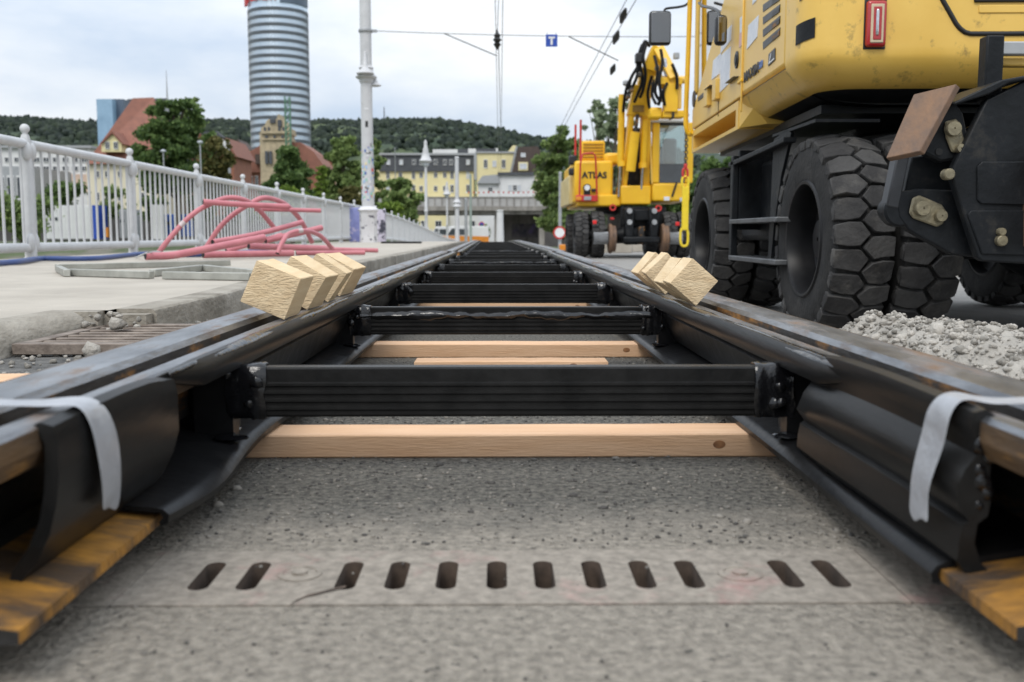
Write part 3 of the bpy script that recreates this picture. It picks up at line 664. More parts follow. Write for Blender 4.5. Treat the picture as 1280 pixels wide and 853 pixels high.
# ================================================================== DRAIN GRATE on the left verge
g = thing('drain_grate', 'rusty iron drain grate on the gravel below the broken kerb', 'drain grate', (-.93, 2.47, .135))
b = MB(); x0, x1, y0, y1 = -1.09, -.74, 2.22, 2.72
for a_, c_ in (((x0, y0, .13), (x1, y0+.035, .155)), ((x0, y1-.035, .13), (x1, y1, .155)), ((x0, y0+.036, .13), (x0+.03, y1-.036, .154)), ((x1-.03, y0+.036, .13), (x1, y1-.036, .154))): b.b2(a_, c_)
b.build('frame', m_grate, g, bevel=.002, seg=1)
src = None
for k in range(6):
    yb = y0+.085+.066*k
    if src is None: src = MB().b2((x0+.031, yb, .132), (x1-.031, yb+.016, .152)).build('bar', m_grate, g, bevel=.002, seg=1); by = yb
    else: inst(src, g, Vector(src.location)+Vector((0, yb-by, 0)))
V, Q = rocks(np.array([(-.98, 2.55, .17)]), [.026]); tag(bulk('stone', V, Q, m_stone), 'pale stone the size of a fist lying on the iron drain grate', 'stone')
V, Q = rocks(np.array([(-.90, 2.19, .143)]), [.024]); tag(bulk('stone', V, Q, m_stone), 'pale stone on the gravel just in front of the iron drain grate', 'stone')
b = MB(); b.add([(-1.42, 2.30, .1955), (-1.31, 2.28, .1955), (-1.30, 2.32, .1955), (-1.41, 2.335, .1955)], [(0, 1, 2, 3)])
tag(b.build('paint_mark', mat('pink_marker_paint', (.75, .16, .20), (.6, .3, .3), 30, .8)), 'small smear of pink marking paint on the pavement edge', 'paint mark')
# ================================================================== FENCE
FX = -3.62; z0 = .194
def fence(name, label, ya, n, sp, full):
    t = thing(name, label, 'railing', (FX, ya, z0-drop(ya)), 'white railings of the bridge')
    ys = [ya+sp*i for i in range(n+1)]
    # post
    def post_mb(y):
        z = z0-drop(y); b = MB(); prof = []
        for h, wx, wy in ((0, .046, .042), (.02, .046, .042), (.025, .040, .036), (.86, .038, .034), (.93, .030, .028), (.955, .024, .022)):
            ring = [Vector((FX+wx*math.copysign(abs(math.cos(a))**.5, math.cos(a)), y+wy*math.copysign(abs(math.sin(a))**.5, math.sin(a)), z+h)) for a in [2*math.pi*(k+.5)/16 for k in range(16)]]
            prof.append(ring)
        b.loft(prof)
        b.lathe([(.018, .955), (.020, .965)]+[(.036*math.sin(a), 1.0-.036*math.cos(a)) for a in np.linspace(.6, math.pi-.05, 9)], (FX, y, z), 14)
        for sy in (-1, 1):                       # scroll lugs that clasp the two rails
            b.lathe([(.002, -.040)]+[(.056*math.cos(a), .040*math.sin(a)) for a in np.linspace(-1.3, 1.3, 7)]+[(.002, .040)], (FX+.02, y+sy*.036, z+.83), 14, axis='X', sc=(.8, 1.35))
            b.lathe([(.002, -.030)]+[(.05*math.cos(a), .030*math.sin(a)) for a in np.linspace(-1.3, 1.3, 7)]+[(.002, .030)], (FX+.02, y+sy*.036, z+.135), 14, axis='X', sc=(.8, 1.5))
        b.b2((FX-.045, y-.05, z), (FX+.055, y+.05, z+.012))
        return b
    src = post_mb(ys[0]).build('post', m_white, t, smooth=45)
    for y in ys[1:]: inst(src, t, Vector((0, y-ys[0], -(drop(y)-drop(ys[0])))))
    if full: src_b = None
    bar_spare = MB()
    nb = 0
    for k in range(n):
        a_, c_ = ys[k], ys[k+1]
        for hz, rx, rz, nm in ((.885, .040, .036, 'handrail'), (.098, .033, .036, 'bottom_rail')):
            b = MB(); rings = []
            for q in (a_+.04, (a_+c_)/2, c_-.04):
                z = z0-drop(q)+hz; rings.append([Vector((FX+rx*math.cos(2*math.pi*j/14), q, z+rz*math.sin(2*math.pi*j/14))) for j in range(14)])
            b.loft(rings); b.build(nm, m_white, t, smooth=50)
        m_ = 14
        for j in range(m_):
            q = a_+.10+(c_-a_-.20)*j/(m_-1); z = z0-drop(q)
            if full and nb < 300:
                if src_b is None:
                    src_b = MB().tube([(FX, q, z+.12), (FX, q, z+.86)], .0115, 8).build('baluster', m_white, t, smooth=50); qb = q
                else: inst(src_b, t, Vector((0, q-qb, -(drop(q)-drop(qb)))))
                nb += 1
            else: bar_spare.tube([(FX, q, z+.12), (FX, q, z+.86)], .0115, 6, caps=False)
    if bar_spare.v: tag(bar_spare.build('baluster', m_white, t, smooth=60), kind='stuff')
    return t
fence('railing', 'white iron railing with ball topped posts along the near pavement', 7.76-2.155*3, 15, 2.155, True)
# end panel of the near railing, then the far one
fence('railing', 'far white iron railing sloping down beyond the big white mast', 33.6, 26, 2.155, False)
# ================================================================== BLUE HOSE
pts = [on(-60, 334, .215), on(0, 329, .215), on(25, 327, .217), on(50, 323.5, .216), on(80, 323.5, .215), on(120, 323, .215), on(160, 319, .216), on(178, 317.5, .218), on(215, 318, .216), on(245, 319, .216), on(290, 316, .216), on(340, 312, .216)]
pts = [Vector((max(p.x, -3.51-.04*(i % 2)), p.y, p.z)) for i, p in enumerate(pts)]
P2 = []
for i in range(len(pts)-1):
    for t in np.linspace(0, 1, 6, endpoint=False):
        a_, b_, c_, d_ = pts[max(i-1, 0)], pts[i], pts[i+1], pts[min(i+2, len(pts)-1)]
        P2.append(.5*((2*b_)+(-a_+c_)*t+(2*a_-5*b_+4*c_-d_)*t*t+(-a_+3*b_-3*c_+d_)*t**3))
def smooth_pts(pts, k=6):
    pts = [Vector(p) for p in pts]; out = []
    for i in range(len(pts)-1):
        a_, b_, c_, d_ = pts[max(i-1, 0)], pts[i], pts[i+1], pts[min(i+2, len(pts)-1)]
        for t in np.linspace(0, 1, k, endpoint=False): out.append(.5*((2*b_)+(-a_+c_)*t+(2*a_-5*b_+4*c_-d_)*t*t+(-a_+3*b_-3*c_+d_)*t**3))
    return out+[pts[-1]]
tag(MB().tube(P2, .019, 10).build('hose', m_blue, smooth=60), 'dark blue hose running along the foot of the white railing', 'hose')
c = on(196, 318, .2)
tag(MB().tube(smooth_pts([on(170, 322, .2), on(185, 316, .26), on(200, 315, .25), on(205, 319, .22), on(190, 322, .205)]), .006, 6).build('wire_loop', m_white, smooth=60), 'thin white wire loop lying at the foot of the railing', 'wire')
# ================================================================== PINK PIPES
m_sleeve = mat('worn_pink', (.60, .52, .52), (.45, .36, .36), 30, .5)
def pipe(pxs, r, label, sleeve=None):
    pts = [at(*p) for p in pxs]; pts = smooth_pts(pts, 7) if len(pts) > 2 else pts
    for p in pts: p.z = max(p.z, .196+r)
    t = thing('pink_pipe', label, 'pipe', pts[0], 'pink plastic pipes piled on the pavement')
    r *= .8; MB().tube(pts, r, 12).build('tube', m_pink, t, smooth=50)
    for a_, b_ in ((pts[0], pts[1]), (pts[-1], pts[-2])):
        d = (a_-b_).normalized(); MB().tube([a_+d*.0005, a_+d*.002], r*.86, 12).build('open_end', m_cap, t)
        MB().tube([a_-d*.05, a_-d*.002], r*1.025, 12).build('collar', m_pink, t, smooth=50)
    if sleeve: i = int(len(pts)*sleeve); MB().tube(pts[i:i+3], r*1.04, 12).build('worn_sleeve', m_sleeve, t, smooth=50)
pipe([(182, 326, 7.45), (255, 312, 7.75), (330, 297, 8.2)], .036, 'long straight pink pipe lying nearest the camera, its low end to the left')
pipe([(196, 319, 8.3), (209, 302, 8.3), (228, 280, 8.35), (245, 265, 8.4), (263, 255, 8.5), (284, 247.5, 8.6), (305, 250, 8.7), (322, 261, 8.9), (342, 284, 9.1)], .027, 'left pink pipe arch with a worn grey band on its left leg', .24)
pipe([(250, 322, 8.7), (262, 303, 8.7), (275, 284, 8.7), (292, 268, 8.75), (311, 256, 8.8), (330, 247.5, 8.9), (352, 253, 9.1), (366, 264, 9.3), (378, 279, 9.5), (390, 303, 9.7)], .028, 'right pink pipe arch crossing the straight pipe near its crown')
pipe([(254, 252.5, 8.4), (305, 256, 8.55), (361, 258.5, 8.75)], .030, 'upper straight pink pipe lying level across both arches')
pipe([(318, 261.5, 9.1), (401, 263.5, 9.3)], .024, 'thinner level pink pipe sticking out to the right behind the upper one')
pipe([(266, 303, 8.1), (320, 293, 8.5), (378, 278, 9.0)], .029, 'slanting pink pipe with a black open end, rising to the right arch')
pipe([(332, 301, 8.6), (402, 285, 9.0)], .033, 'short slanting pink pipe rising to the right in the middle of the pile')
pipe([(347, 317, 8.2), (353, 303, 8.25), (362, 292, 8.35), (380, 288.5, 8.5), (397, 293, 8.7), (407, 301, 8.8), (414, 310, 8.9)], .024, 'small pink pipe hoop with worn pale crown at the right of the pile', .42)
pipe([(254, 321, 8.0), (366, 319, 8.6)], .035, 'straight pink pipe lying flat on the pavement at the bottom of the pile')
pipe([(311, 308, 9.0), (416, 311, 9.6)], .036, 'thick level pink pipe across the middle of the pile with a black open end')
pipe([(370, 317, 9.1), (456, 319, 9.3)], .026, 'straight pink pipe on the ground reaching right behind the timber blocks')
pipe([(417, 312, 10.2), (472, 316, 10.4)], .028, 'farthest pink pipe end, poking out right toward the white mast')
pipe([(283, 314, 9.4), (352, 294, 9.8)], .030, 'half hidden pink pipe slanting up at the back of the pile')
# ================================================================== GREY FRAME lying on the pavement
f = thing('metal_frame', 'grey weathered square tube frame lying flat on the pavement before the pink pipes', 'metal frame', on(190, 342, .2))
def beam(name, a_, b_, wd, h, m, par):
    a_, b_ = Vector(a_), Vector(b_); d = (b_-a_).normalized(); s = d.cross(Vector((0, 0, 1))).normalized()*wd/2
    u = Vector((0, 0, h)); b = MB(); b.hull([a_-s, a_+s, a_+s+u, a_-s+u], [b_-s, b_+s, b_+s+u, b_-s+u]); return b.build(name, m, par, bevel=.003, seg=1)
zf = .196
beam('tube', on(70, 338, zf), on(287, 332, zf), .032, .034, m_alu, f)
beam('tube', on(86, 345, zf), on(190, 348.5, zf), .032, .034, m_alu, f)
beam('tube', on(205, 349, zf), on(314, 351, zf), .032, .034, m_alu, f)
beam('tube', on(190, 346, zf), on(252, 339, zf), .032, .034, m_alu, f)
beam('tube', on(256, 339, zf), on(318, 346, zf), .032, .034, m_alu, f)
beam('tube', on(73, 340, zf), on(84, 346, zf), .03, .034, m_alu, f)
b = MB(); p = on(189, 348, zf); b.box((p.x, p.y-.028, p.z+.017), (.028, .003, .026)); b.build('open_end', m_cap, f)
# ================================================================== MASTS, LAMPS, WIRES
mp_ = at(461, 303, 23.3); mp_.z = .19
mast = thing('catenary_mast', 'big white tram mast covered with stickers and graffiti, on the left pavement', 'mast', mp_)
MX, MY = mp_.x, mp_.y
b = MB(); b.lathe([(.205, 0), (.205, .70), (.215, .72), (.25, .735), (.255, .755), (.20, .79), (.165, .83)], (MX, MY, .19), 8); b.build('base', mat('graffiti_white', (.72, .71, .72), (.62, .61, .63), 3, .5, spot=(.06, .06, .09), sscale=5.5, sth=(.57, .6)), mast, smooth=30)
b = MB(); b.lathe([(.145, .80), (.132, 3.0), (.125, 8.8), (.01, 8.85)], (MX, MY, .19), 28); b.build('shaft', m_pole, mast, smooth=40)
b = MB(); b.lathe([(.14, 3.62), (.165, 3.66), (.165, 3.70), (.24, 3.745), (.245, 3.765), (.17, 3.84), (.15, 3.93), (.17, 3.96), (.14, 4.0), (.10, 4.06)], (MX, MY, .19), 28); b.build('collar', m_pole, mast, smooth=40)
b = MB(); b.lathe([(.05, 0), (.19, .02), (.20, .04), (.10, .12), (.05, .2), (.03, .5), (.006, .55)], (MX, MY-.16, 3.97), 20); b.lathe([(.05, 0), (.13, .02), (.14, .03), (.07, .1), (.02, .18)], (MX+.2, MY+.05, 3.74), 16); b.build('insulator', m_pole, mast, smooth=40)
b = MB(); rnd = random.Random(5)
for k in range(150):
    h = .95+1.25*rnd.random()**1.3; a = rnd.uniform(-math.pi, 0); wd = rnd.uniform(.12, .45); hh = rnd.uniform(.02, .075); r = .148+.0016*rnd.random()
    k0 = len(b.v)
    for i in range(4):
        aa = a+wd*i/3
        for z in (0, hh): b.v.append((MX+r*math.cos(aa), MY+r*math.sin(aa), .19+h+z))
    b.f += [(k0+2*i, k0+2*i+2, k0+2*i+3, k0+2*i+1) for i in range(3)]
for h, a, wd, hh in ((3.02, -1.9, .8, .035), (2.62, -1.75, .5, .14), (2.42, -1.6, .6, .03)):
    k0 = len(b.v)
    for i in range(4):
        aa = a+wd*i/3
        for z in (0, hh): b.v.append((MX+.1345*math.cos(aa), MY+.1345*math.sin(aa), .19+h+z))
    b.f += [(k0+2*i, k0+2*i+2, k0+2*i+3, k0+2*i+1) for i in range(3)]
tag(b.build('sticker', m_stick, mast), kind='stuff')
b = MB(); p = Vector((MX+.14, MY, at(468, 39, 23.3).z)); b.lathe([(.16, -.03), (.165, 0), (.16, .03)], (MX, MY, p.z), 20); b.box((MX+.2, MY, p.z), (.12, .05, .06)); b.build('wire_clamp', m_grey, mast)
# blue covered post and graffiti board beside the mast base
p = at(446, 303, 24.3); o = MB().b2((p.x-.16, 24.2, .19), (p.x+.14, 24.55, 1.02)).add([], []).build('junction_cabinet', mat('lilac_graffiti', (.30, .33, .62), (.16, .17, .4), 3, .6, spot=(.5, .45, .6), sscale=4, sth=(.55, .6)), bevel=.02); tag(o, 'low blue painted cabinet between the railing end and the white mast', 'cabinet')
p = at(476, 303, 25.5); o = MB().b2((p.x-.12, 25.3, .18), (p.x+.14, 25.5, 1.0)).build('graffiti_board', mat('graffiti_board', (.62, .58, .66), (.5, .46, .56), 3, .6, spot=(.05, .05, .07), sscale=5, sth=(.52, .56)), bevel=.01); tag(o, 'small pale board with black graffiti right behind the white mast', 'board')
p = on(478, 306, .196); o = MB().b2((-2.45, 20.6, .196), (-1.62, 20.8, .235)).build('rubber_mat', m_rubber, bevel=.01); tag(o, 'flat black rubber strip lying on the pavement beyond the mast', 'rubber strip')
def wire(name, pts, r, label, cat='wire', group=None, m=None, n=6):
    return tag(MB().tube(pts, r, n).build(name, m or m_wire, smooth=60), label, cat, group)
sw_z = at(467, 39, 23.3).z
A_ = Vector((MX+.25, 23.3, sw_z)); E_ = Vector((12, 23.3, sw_z+.15))
def sag(a_, b_, s, n=14): return [a_.lerp(b_, i/n)-Vector((0, 0, s*4*(i/n)*(1-i/n))) for i in range(n+1)]
wire('span_wire', sag(A_, E_, .18), .008, 'thin span wire stretched from the white mast across the tracks')
q1 = at(555, 42, 23.1); q2 = at(621, 70, 22.9)
wire('steady_arm', [q1, q1.lerp(q2, .5), q2], .013, 'thin steady arm slanting from the span wire to the left contact wire')
wire('steady_arm', [at(711, 46, 23.0), at(773, 76, 23.0)], .013, 'thin steady arm slanting from the span wire to the right contact wires')
for k, (px, dz, lab) in enumerate(((621.5, 0, 'left contact wire of the near tram line, seen end on in the sky'), (627.5, 0, 'right wire of the near overhead pair, seen end on in the sky'))):
    X = (px-625)/F*30; wire('contact_wire', [(X*1.0, q, 4.85+.0*q-drop(q)*.6) for q in (3, 10, 20, 23, 30, 38, 46, 56, 80, 120)], .0075, lab, 'wire', 'overhead contact wires')
for px, zz, lab in ((786, 4.85, 'contact wire of the right tram line running toward the viaduct'), (800, 5.6, 'higher messenger wire above the right tram line')):
    X = (px-625)/F*20.2; wire('contact_wire', [(X, q, zz-drop(q)*.6) for q in (4, 12, 23, 34, 46, 60, 80, 110)], .010, lab, 'wire', 'overhead contact wires')
def insul(p, label, s=1):
    t = tag(MB().lathe([(.01, -.22*s), (.05*s, -.16*s), (.09*s, -.10*s), (.05*s, -.06*s), (.10*s, 0), (.06*s, .05*s), (.08*s, .10*s), (.03*s, .16*s), (.01, .24*s)], p, 14).build('wire_insulator', m_dark, smooth=40), label, 'insulator', 'insulators on the overhead wires')
insul(at(621.5, 50, 23.2), 'dark insulator where the span wire meets the left contact wire', 1.0)
for px, py, d, lab in ((766, 87, 28, 'lower dark insulator on the right overhead wire'), (770, 47, 23.3, 'middle dark insulator on the right overhead wire'), (779, 20, 22, 'upper dark insulator on the right overhead wire')):
    p = at(px, py, d); o = MB().tube([p+Vector((.02, -.25, .09)), p+Vector((.0, 0, 0)), p-Vector((.02, -.25, .09))], [.03, .085, .03], 10).build('wire_insulator', m_dark, smooth=60); tag(o, lab, 'insulator', 'insulators on the overhead wires')
wire('dropper', [at(623.5, -5, 23.2), at(621.5, 46, 23.2)], .009, 'short dropper wire above the left insulator')
wire('messenger_wire', [at(623, 50, 23.2), at(626, 170, 60)], .011, 'messenger wire dropping from the left insulator toward the viaduct')
# T sign on the span wire
p = at(689.5, 51, 23.2); t = thing('tram_sign', 'small square blue sign with a white letter T hanging on the span wire', 'sign', p)
MB().box(p, (.265, .02, .27)).build('plate', m_signblue, t, bevel=.004)
b = MB(); b.box(p+Vector((0, -.0125, .065)), (.15, .004, .042)); b.box(p+Vector((0, -.0125, -.028)), (.044, .004, .14)); b.build('letter', m_signwhite, t)
b = MB(); b.box(p+Vector((-.1, 0, .155)), (.015, .012, .06)); b.box(p+Vector((.1, 0, .155)), (.015, .012, .06)); b.build('hanger', m_grey, t)
# ornate lamps
def lamp(px, ytop, ybase, d, label, two=False):
    a_ = at(px, ybase, d); top = at(px, ytop, d); x, y = a_.x, d; zb_ = .19-drop(d)-.1; H = top.z-zb_
    t = thing('street_lamp', label, 'street lamp', (x, y, zb_), 'ornate white lamps along the left side')
    s = H/6.2
    b = MB(); b.lathe([(.16*s, 0), (.16*s, .5*s), (.10*s, .6*s), (.085*s, 2.2*s), (.12*s, 2.25*s), (.085*s, 2.35*s), (.07*s, 4.9*s)], (x, y, zb_), 14); b.build('pole', m_pole, t, smooth=40)
    b = MB(); b.lathe([(.08*s, 4.85*s), (.2*s, 4.92*s), (.34*s, 5.0*s), (.36*s, 5.05*s), (.30*s, 5.1*s), (.22*s, 5.3*s), (.16*s, 5.55*s), (.17*s, 5.6*s), (.10*s, 5.8*s), (.09*s, 6.0*s), (.1*s, 6.05*s), (.03*s, 6.2*s)], (x, y, zb_), 16); b.build('hood', m_pole, t, smooth=40)
    b = MB(); b.lathe([(.05*s, 4.72*s), (.16*s, 4.76*s), (.2*s, 4.85*s), (.2*s, 4.9*s)], (x, y, zb_), 14); b.build('glass_bowl', m_winl, t, smooth=60)
lamp(533, 175, 300, 58, 'tallest ornate white street lamp with a hooded head, above the far railing')
lamp(559, 227, 300, 96, 'smaller ornate white street lamp, second along the far railing')
def pole(px, ytop, d, r, label, m, name='pole', coll=None, base=None):
    x = at(px, 290, d).x; zt = at(px, ytop, d).z; zb_ = (-drop(d)-.1) if base is None else base
    t = thing(name, label, 'pole', (x, d, zb_)); MB().lathe([(r*1.15, 0), (r*1.1, 1), (r, (zt-zb_)*.5), (r*.9, zt-zb_-.1), (r*1.15, zt-zb_-.08), (r*.8, zt-zb_)], (x, d, zb_), 14).build('shaft', m, t, smooth=40)
    if coll: zc = at(px, coll, d).z; MB().lathe([(r, -.3), (r*2, -.2), (r*1.3, 0), (r*1.9, .1), (r, .3)], (x, d, zc), 14).build('collar', m, t, smooth=40)
    MB().lathe([(r*1.7, 0), (r*1.7, .05), (r*1.2, .09)], (x, d, zb_), 14).build('foot', m, t, smooth=40)
    return t
pole(571.5, 196, 72, .15, 'plain white catenary mast with a ring collar, beyond the far railing', m_pole, 'catenary_mast', 255)
pole(588.5, 218, 92, .11, 'green grey catenary mast right of the white one, before the viaduct', mat('green_grey_paint', (.30, .36, .32), None, 4, .6), 'catenary_mast')
pole(582.5, 248, 94, .14, 'short dark grey mast close behind the green grey one', m_grey, 'catenary_mast')
pole(495, 185, 110, .06, 'thin grey lamp pole in front of the yellow building', m_grey, 'street_pole')
tp = pole(700, 215, 60, .10, 'grey steel pole carrying a round red ringed traffic sign', m_grey, 'sign_pole')
p = at(699.5, 291, 59.8); b = MB(); b.lathe([(.01, 0), (.36, 0), (.36, .02), (.01, .02)], p, 24, axis='Y'); 
sg = thing('round_sign', 'round white traffic sign with red ring on the grey pole', 'sign', p)
MB().lathe([(.29, -.02), (.38, -.02), (.38, .02), (.29, .02)], p, 28, axis='Y', close=True).build('ring', m_red, sg)
MB().lathe([(.002, -.01), (.288, -.01), (.288, .015), (.002, .015)], p, 28, axis='Y').build('face', m_signwhite, sg)
# ================================================================== WHEELS (built once, copied)
def make_wheel(m_t, R_=.46, W=.24):
    h = W/2; b = MB(); s = R_/.46
    prof = [(.248, -h+.02), (.262, -h+.002), (.30, -h-.004), (.36, -h-.006), (.405, -h+.004), (.424, -h+.014), (.428, -h+.045), (.428, 0), (.428, h-.045), (.424, h-.014), (.405, h-.004), (.36, h+.006), (.30, h+.004), (.262, h-.002), (.248, h-.02)]
    b.lathe([(r*s, x) for r, x in prof], (0, 0, 0), 56, axis='X', close=True)
    wh = b.build('wheel', m_t, smooth=40)
    b = MB(); nl = 27; pit = 2*math.pi/nl
    def pol(w, a, r): return (w, r*math.cos(a), r*math.sin(a))
    rnd = random.Random(3)
    for k in range(nl):
        for c in (-1, 1):
            a0 = k*pit+(pit/2 if c > 0 else 0); hs = pit*.44
            P_ = [(c*h*1.03, -hs*.86, .437), (c*h*.62, -hs*.98, .457), (c*h*.22, -hs*.98, .461), (-c*h*.10, 0, .461), (c*h*.22, hs*.98, .461), (c*h*.62, hs*.98, .457), (c*h*1.03, hs*.86, .437)]
            j = rnd.uniform(-.003, .001)
            P_ = [(w+rnd.uniform(-.005, .005), a+rnd.uniform(-.010, .010), r-(rnd.random()**4)*.012) for w, a, r in P_]; top = [pol(w, a0+a, (r+j)*s) for w, a, r in P_]; low = [pol(w*.985, a0+a*1.04, (r-.040)*s) for w, a, r in P_]
            b.hull(low, top)
            # shoulder lug running down the sidewall
            Q = [(c*h*1.02, -hs*.8), (c*h*1.02, hs*.8)]
            b.hull([pol(c*h*1.035, a0-hs*.8, .434*s), pol(c*h*1.035, a0+hs*.8, .434*s), pol(c*h*.95, a0+hs*.8, .42*s), pol(c*h*.95, a0-hs*.8, .42*s)],
                   [pol(c*h*1.05, a0-hs*.45, .398*s), pol(c*h*1.05, a0+hs*.45, .398*s), pol(c*h*.96, a0+hs*.45, .398*s), pol(c*h*.96, a0-hs*.45, .398*s)])
    tag(b.build('tread_lug', m_lug, wh, bevel=.004, seg=1), kind='stuff')
    b = MB(); b.lathe([(.262*s, -h+.004), (.255*s, -h-.006), (.243*s, -h-.004), (.236*s, -h+.012), (.232*s, -h+.07), (.226*s, 0), (.20*s, .02), (.12*s, .022)], (0, 0, 0), 40, axis='X', caps=False)
    b.lathe([(.12*s, .022), (.115*s, -.01), (.09*s, -.03), (.085*s, -.05), (.01, -.055)], (0, 0, 0), 24, axis='X', caps=False)
    b.lathe([(.262*s, h-.004), (.243*s, h+.004), (.232*s, h-.07), (.20*s, .03), (.01*s, .03)], (0, 0, 0), 32, axis='X', caps=False)
    rim = b.build('rim', m_rim, wh, smooth=40)
    for k in range(8):
        a = 2*math.pi*k/8; MB().lathe([(.012, .024), (.012, -.002), (.004, -.004)], (0, .165*s*math.cos(a), .165*s*math.sin(a)), 6, axis='X').build('wheel_nut', m_rim, wh)
    return wh
wheel0 = make_wheel(m_tyre)
used_w = [False]
def put_wheel(parent, x, y, z, rot=0.0, flip=False):
    if not used_w[0]: o = wheel0; used_w[0] = True; o.parent = parent
    else: o = tree_copy(wheel0, parent)
    o.location = Vector((x, y, z))-worldloc(parent); o.rotation_euler = (rot, 0, R(180) if flip else 0)
# ================================================================== NEAR EXCAVATOR (seen from behind)
TH = R(2.2); CT, ST = math.cos(TH), math.sin(TH); PX, PY = 2.53, 5.55
ex = thing('excavator', 'big yellow wheeled excavator close on the right, seen from behind', 'excavator', (2.55, 5.5, -.085), 'yellow road rail excavators')
def up(u, v, z): return Vector((PX+u*CT+v*ST, PY-u*ST+v*CT, z))
def sp(px, py, u=-1.25):                    # (v, z) on the left flank
    r = ray(px, py); q = r.x/r.y; a = PX+u*CT; b_ = PY-u*ST; v = (a-q*b_)/(q*CT-ST); yy = b_+v*CT
    return v, CL.z+r.z/r.y*yy
def rp_(px, py, v=-1.5):                    # (u, z) on the rear face
    r = ray(px, py); q = r.x/r.y; u = (q*(PY+v*CT)-PX-v*ST)/(CT+q*ST); yy = PY-u*ST+v*CT
    return u, CL.z+r.z/r.y*yy
def ubox(b, u0, u1, v0, v1, z0_, z1_):
    b.hull([up(u0, v0, z0_), up(u1, v0, z0_), up(u1, v1, z0_), up(u0, v1, z0_)], [up(u0, v0, z1_), up(u1, v0, z1_), up(u1, v1, z1_), up(u0, v1, z1_)]); return b
def outline(z, ins, v0=-1.5, v1=-1.2, hw=1.25, r=.15, n=7):
    a = hw-ins; pts = [up(-a, v1, z)]
    for k in range(n): t = math.pi/2*k/(n-1); pts.append(up(-a+r-r*math.cos(t), v0+ins+r-r*math.sin(t), z))
    for k in range(n): t = math.pi/2*k/(n-1); pts.append(up(a-r+r*math.sin(t), v0+ins+r-r*math.cos(t), z))
    return pts+[up(a, v1, z)]
b = MB(); b.loft([outline(z, i) for z, i in ((.997, .115), (1.02, .07), (1.06, .03), (1.10, .006), (1.12, .001), (1.15, 0), (1.6, 0), (2.02, .01), (2.08, .03), (2.10, .07))])
cw = b.build('counterweight', m_yeld, ex, smooth=35)
b = MB(); b.loft([outline(z, i) for z, i in ((.955, .40), (.965, .26), (.9965, .118))]); b.build('shaded_underside', m_blk, ex, smooth=40)  # lower chamfer coloured black for the shade and grime under the body
b = MB(); rg = []
def skirt(v0, v1, rings):
    return [[up(-a, v0, z), up(a, v0, z), up(a, v1, z), up(-a, v1, z)] for z, a in rings]
b.loft(skirt(-1.198, -.2, ((.997, 1.135), (1.02, 1.18), (1.06, 1.22), (1.10, 1.244), (1.105, 1.25))))
b.build('frame_skirt', m_yeld, ex, smooth=35)
MB().loft(skirt(-1.198, -.2, ((.955, .85), (.965, .99), (.9965, 1.13)))).build('shaded_underside', m_blk, ex, smooth=40)  # skirt underside, black for shade and grime alike
MB().loft(skirt(-.198, 1.42, ((.97, 1.06), (1.104, 1.06)))).build('front_deck', m_yel, ex)
MB().loft(skirt(-1.195, 1.40, ((1.1055, 1.235), (1.1175, 1.235)))).build('deck_seal', m_dark, ex)
def toolbox(s):
    b = MB(); ubox(b, s*1.25, s*1.06, -.197, 1.42, .955, .975); ubox(b, s*1.25, s*1.06, -.197, 1.42, 1.065, 1.105)
    ubox(b, s*1.25, s*1.06, -.197, -.13, .9751, 1.0649); ubox(b, s*1.25, s*1.06, 1.36, 1.42, .9751, 1.0649); b.build('step_box', m_yel, ex)
    b = MB(); b.hull([up(s*1.245, -.2, .96), up(s*1.245, -.2, 1.10), up(s*1.06, -.2, 1.10), up(s*1.06, -.2, .96)], [up(s*1.13, -.36, .965), up(s*1.2, -.36, 1.05), up(s*1.06, -.36, 1.10), up(s*1.02, -.36, .965)]); b.build('step_box_end', m_yel, ex)
toolbox(-1); toolbox(1)
b = MB(); ubox(b, -1.25, 1.25, -1.196, -.262, 1.118, 2.05); b.build('engine_cover', m_yel, ex, bevel=.02)
b = MB(); ubox(b, -.25, 1.25, -.255, 1.3, 1.118, 1.9); b.build('right_body', m_yel, ex, bevel=.03)
b = MB(); ubox(b, -1.06, 1.06, -1.1, 1.38, .93, .968); b.build('belly_plate', m_blk, ex)
# cab
vA, zA = sp(872, 118); vB, zB = sp(905, 0); sl = (zB-zA)/(vB-vA)
def line(v): return zA+sl*(v-vA)
F0, F1 = -.255, 1.42
def wallpoly(pts, u, th, name, m, bev=.006):
    b = MB(); b.hull([up(u, v, z) for v, z in pts], [up(u+th, v, z) for v, z in pts]); return b.build(name, m, ex, bevel=bev)
door = wallpoly([(F0, 1.1185), (F1, 1.1185), (F1, line(F1)+.02), (vA+.06, zA-.02), (F0, line(F0))], -1.25, .04, 'cab_door', m_yel)
b = MB()
for v0, v1, z0_ in ((1.345, 1.415, zA-.06), (F0, F0+.07, line(F0)+.001)): ubox(b, -1.245, -1.18, v0, v1, z0_, 2.7); ubox(b, -.32, -.26, v0, v1, 1.12, 2.7)
tagp = b
for i_, (u0, u1, v0, v1, z0_) in enumerate(((-1.245, -1.18, 1.345, 1.415, zA+.02), (-1.245, -1.18, F0, F0+.07, line(F0)+.001), (-.32, -.262, 1.345, 1.415, 1.12), (-.32, -.262, F0, F0+.07, 1.12))):
    MB_ = MB(); ubox(MB_, u0, u1, v0, v1, z0_, 2.70); MB_.build('cab_pillar', m_yel, ex, bevel=.012)
b = MB(); ubox(b, -1.25, -.25, F0-.02, 1.45, 2.701, 2.79); b.build('cab_roof', m_yel, ex, bevel=.03)
wallpoly([(F0+.07, line(F0+.07)+.004), (vA+.02, zA+.004), (1.345, zA+.004), (1.345, 2.699), (F0+.07, 2.699)], -1.232, .006, 'side_window', m_sideglass, 0)
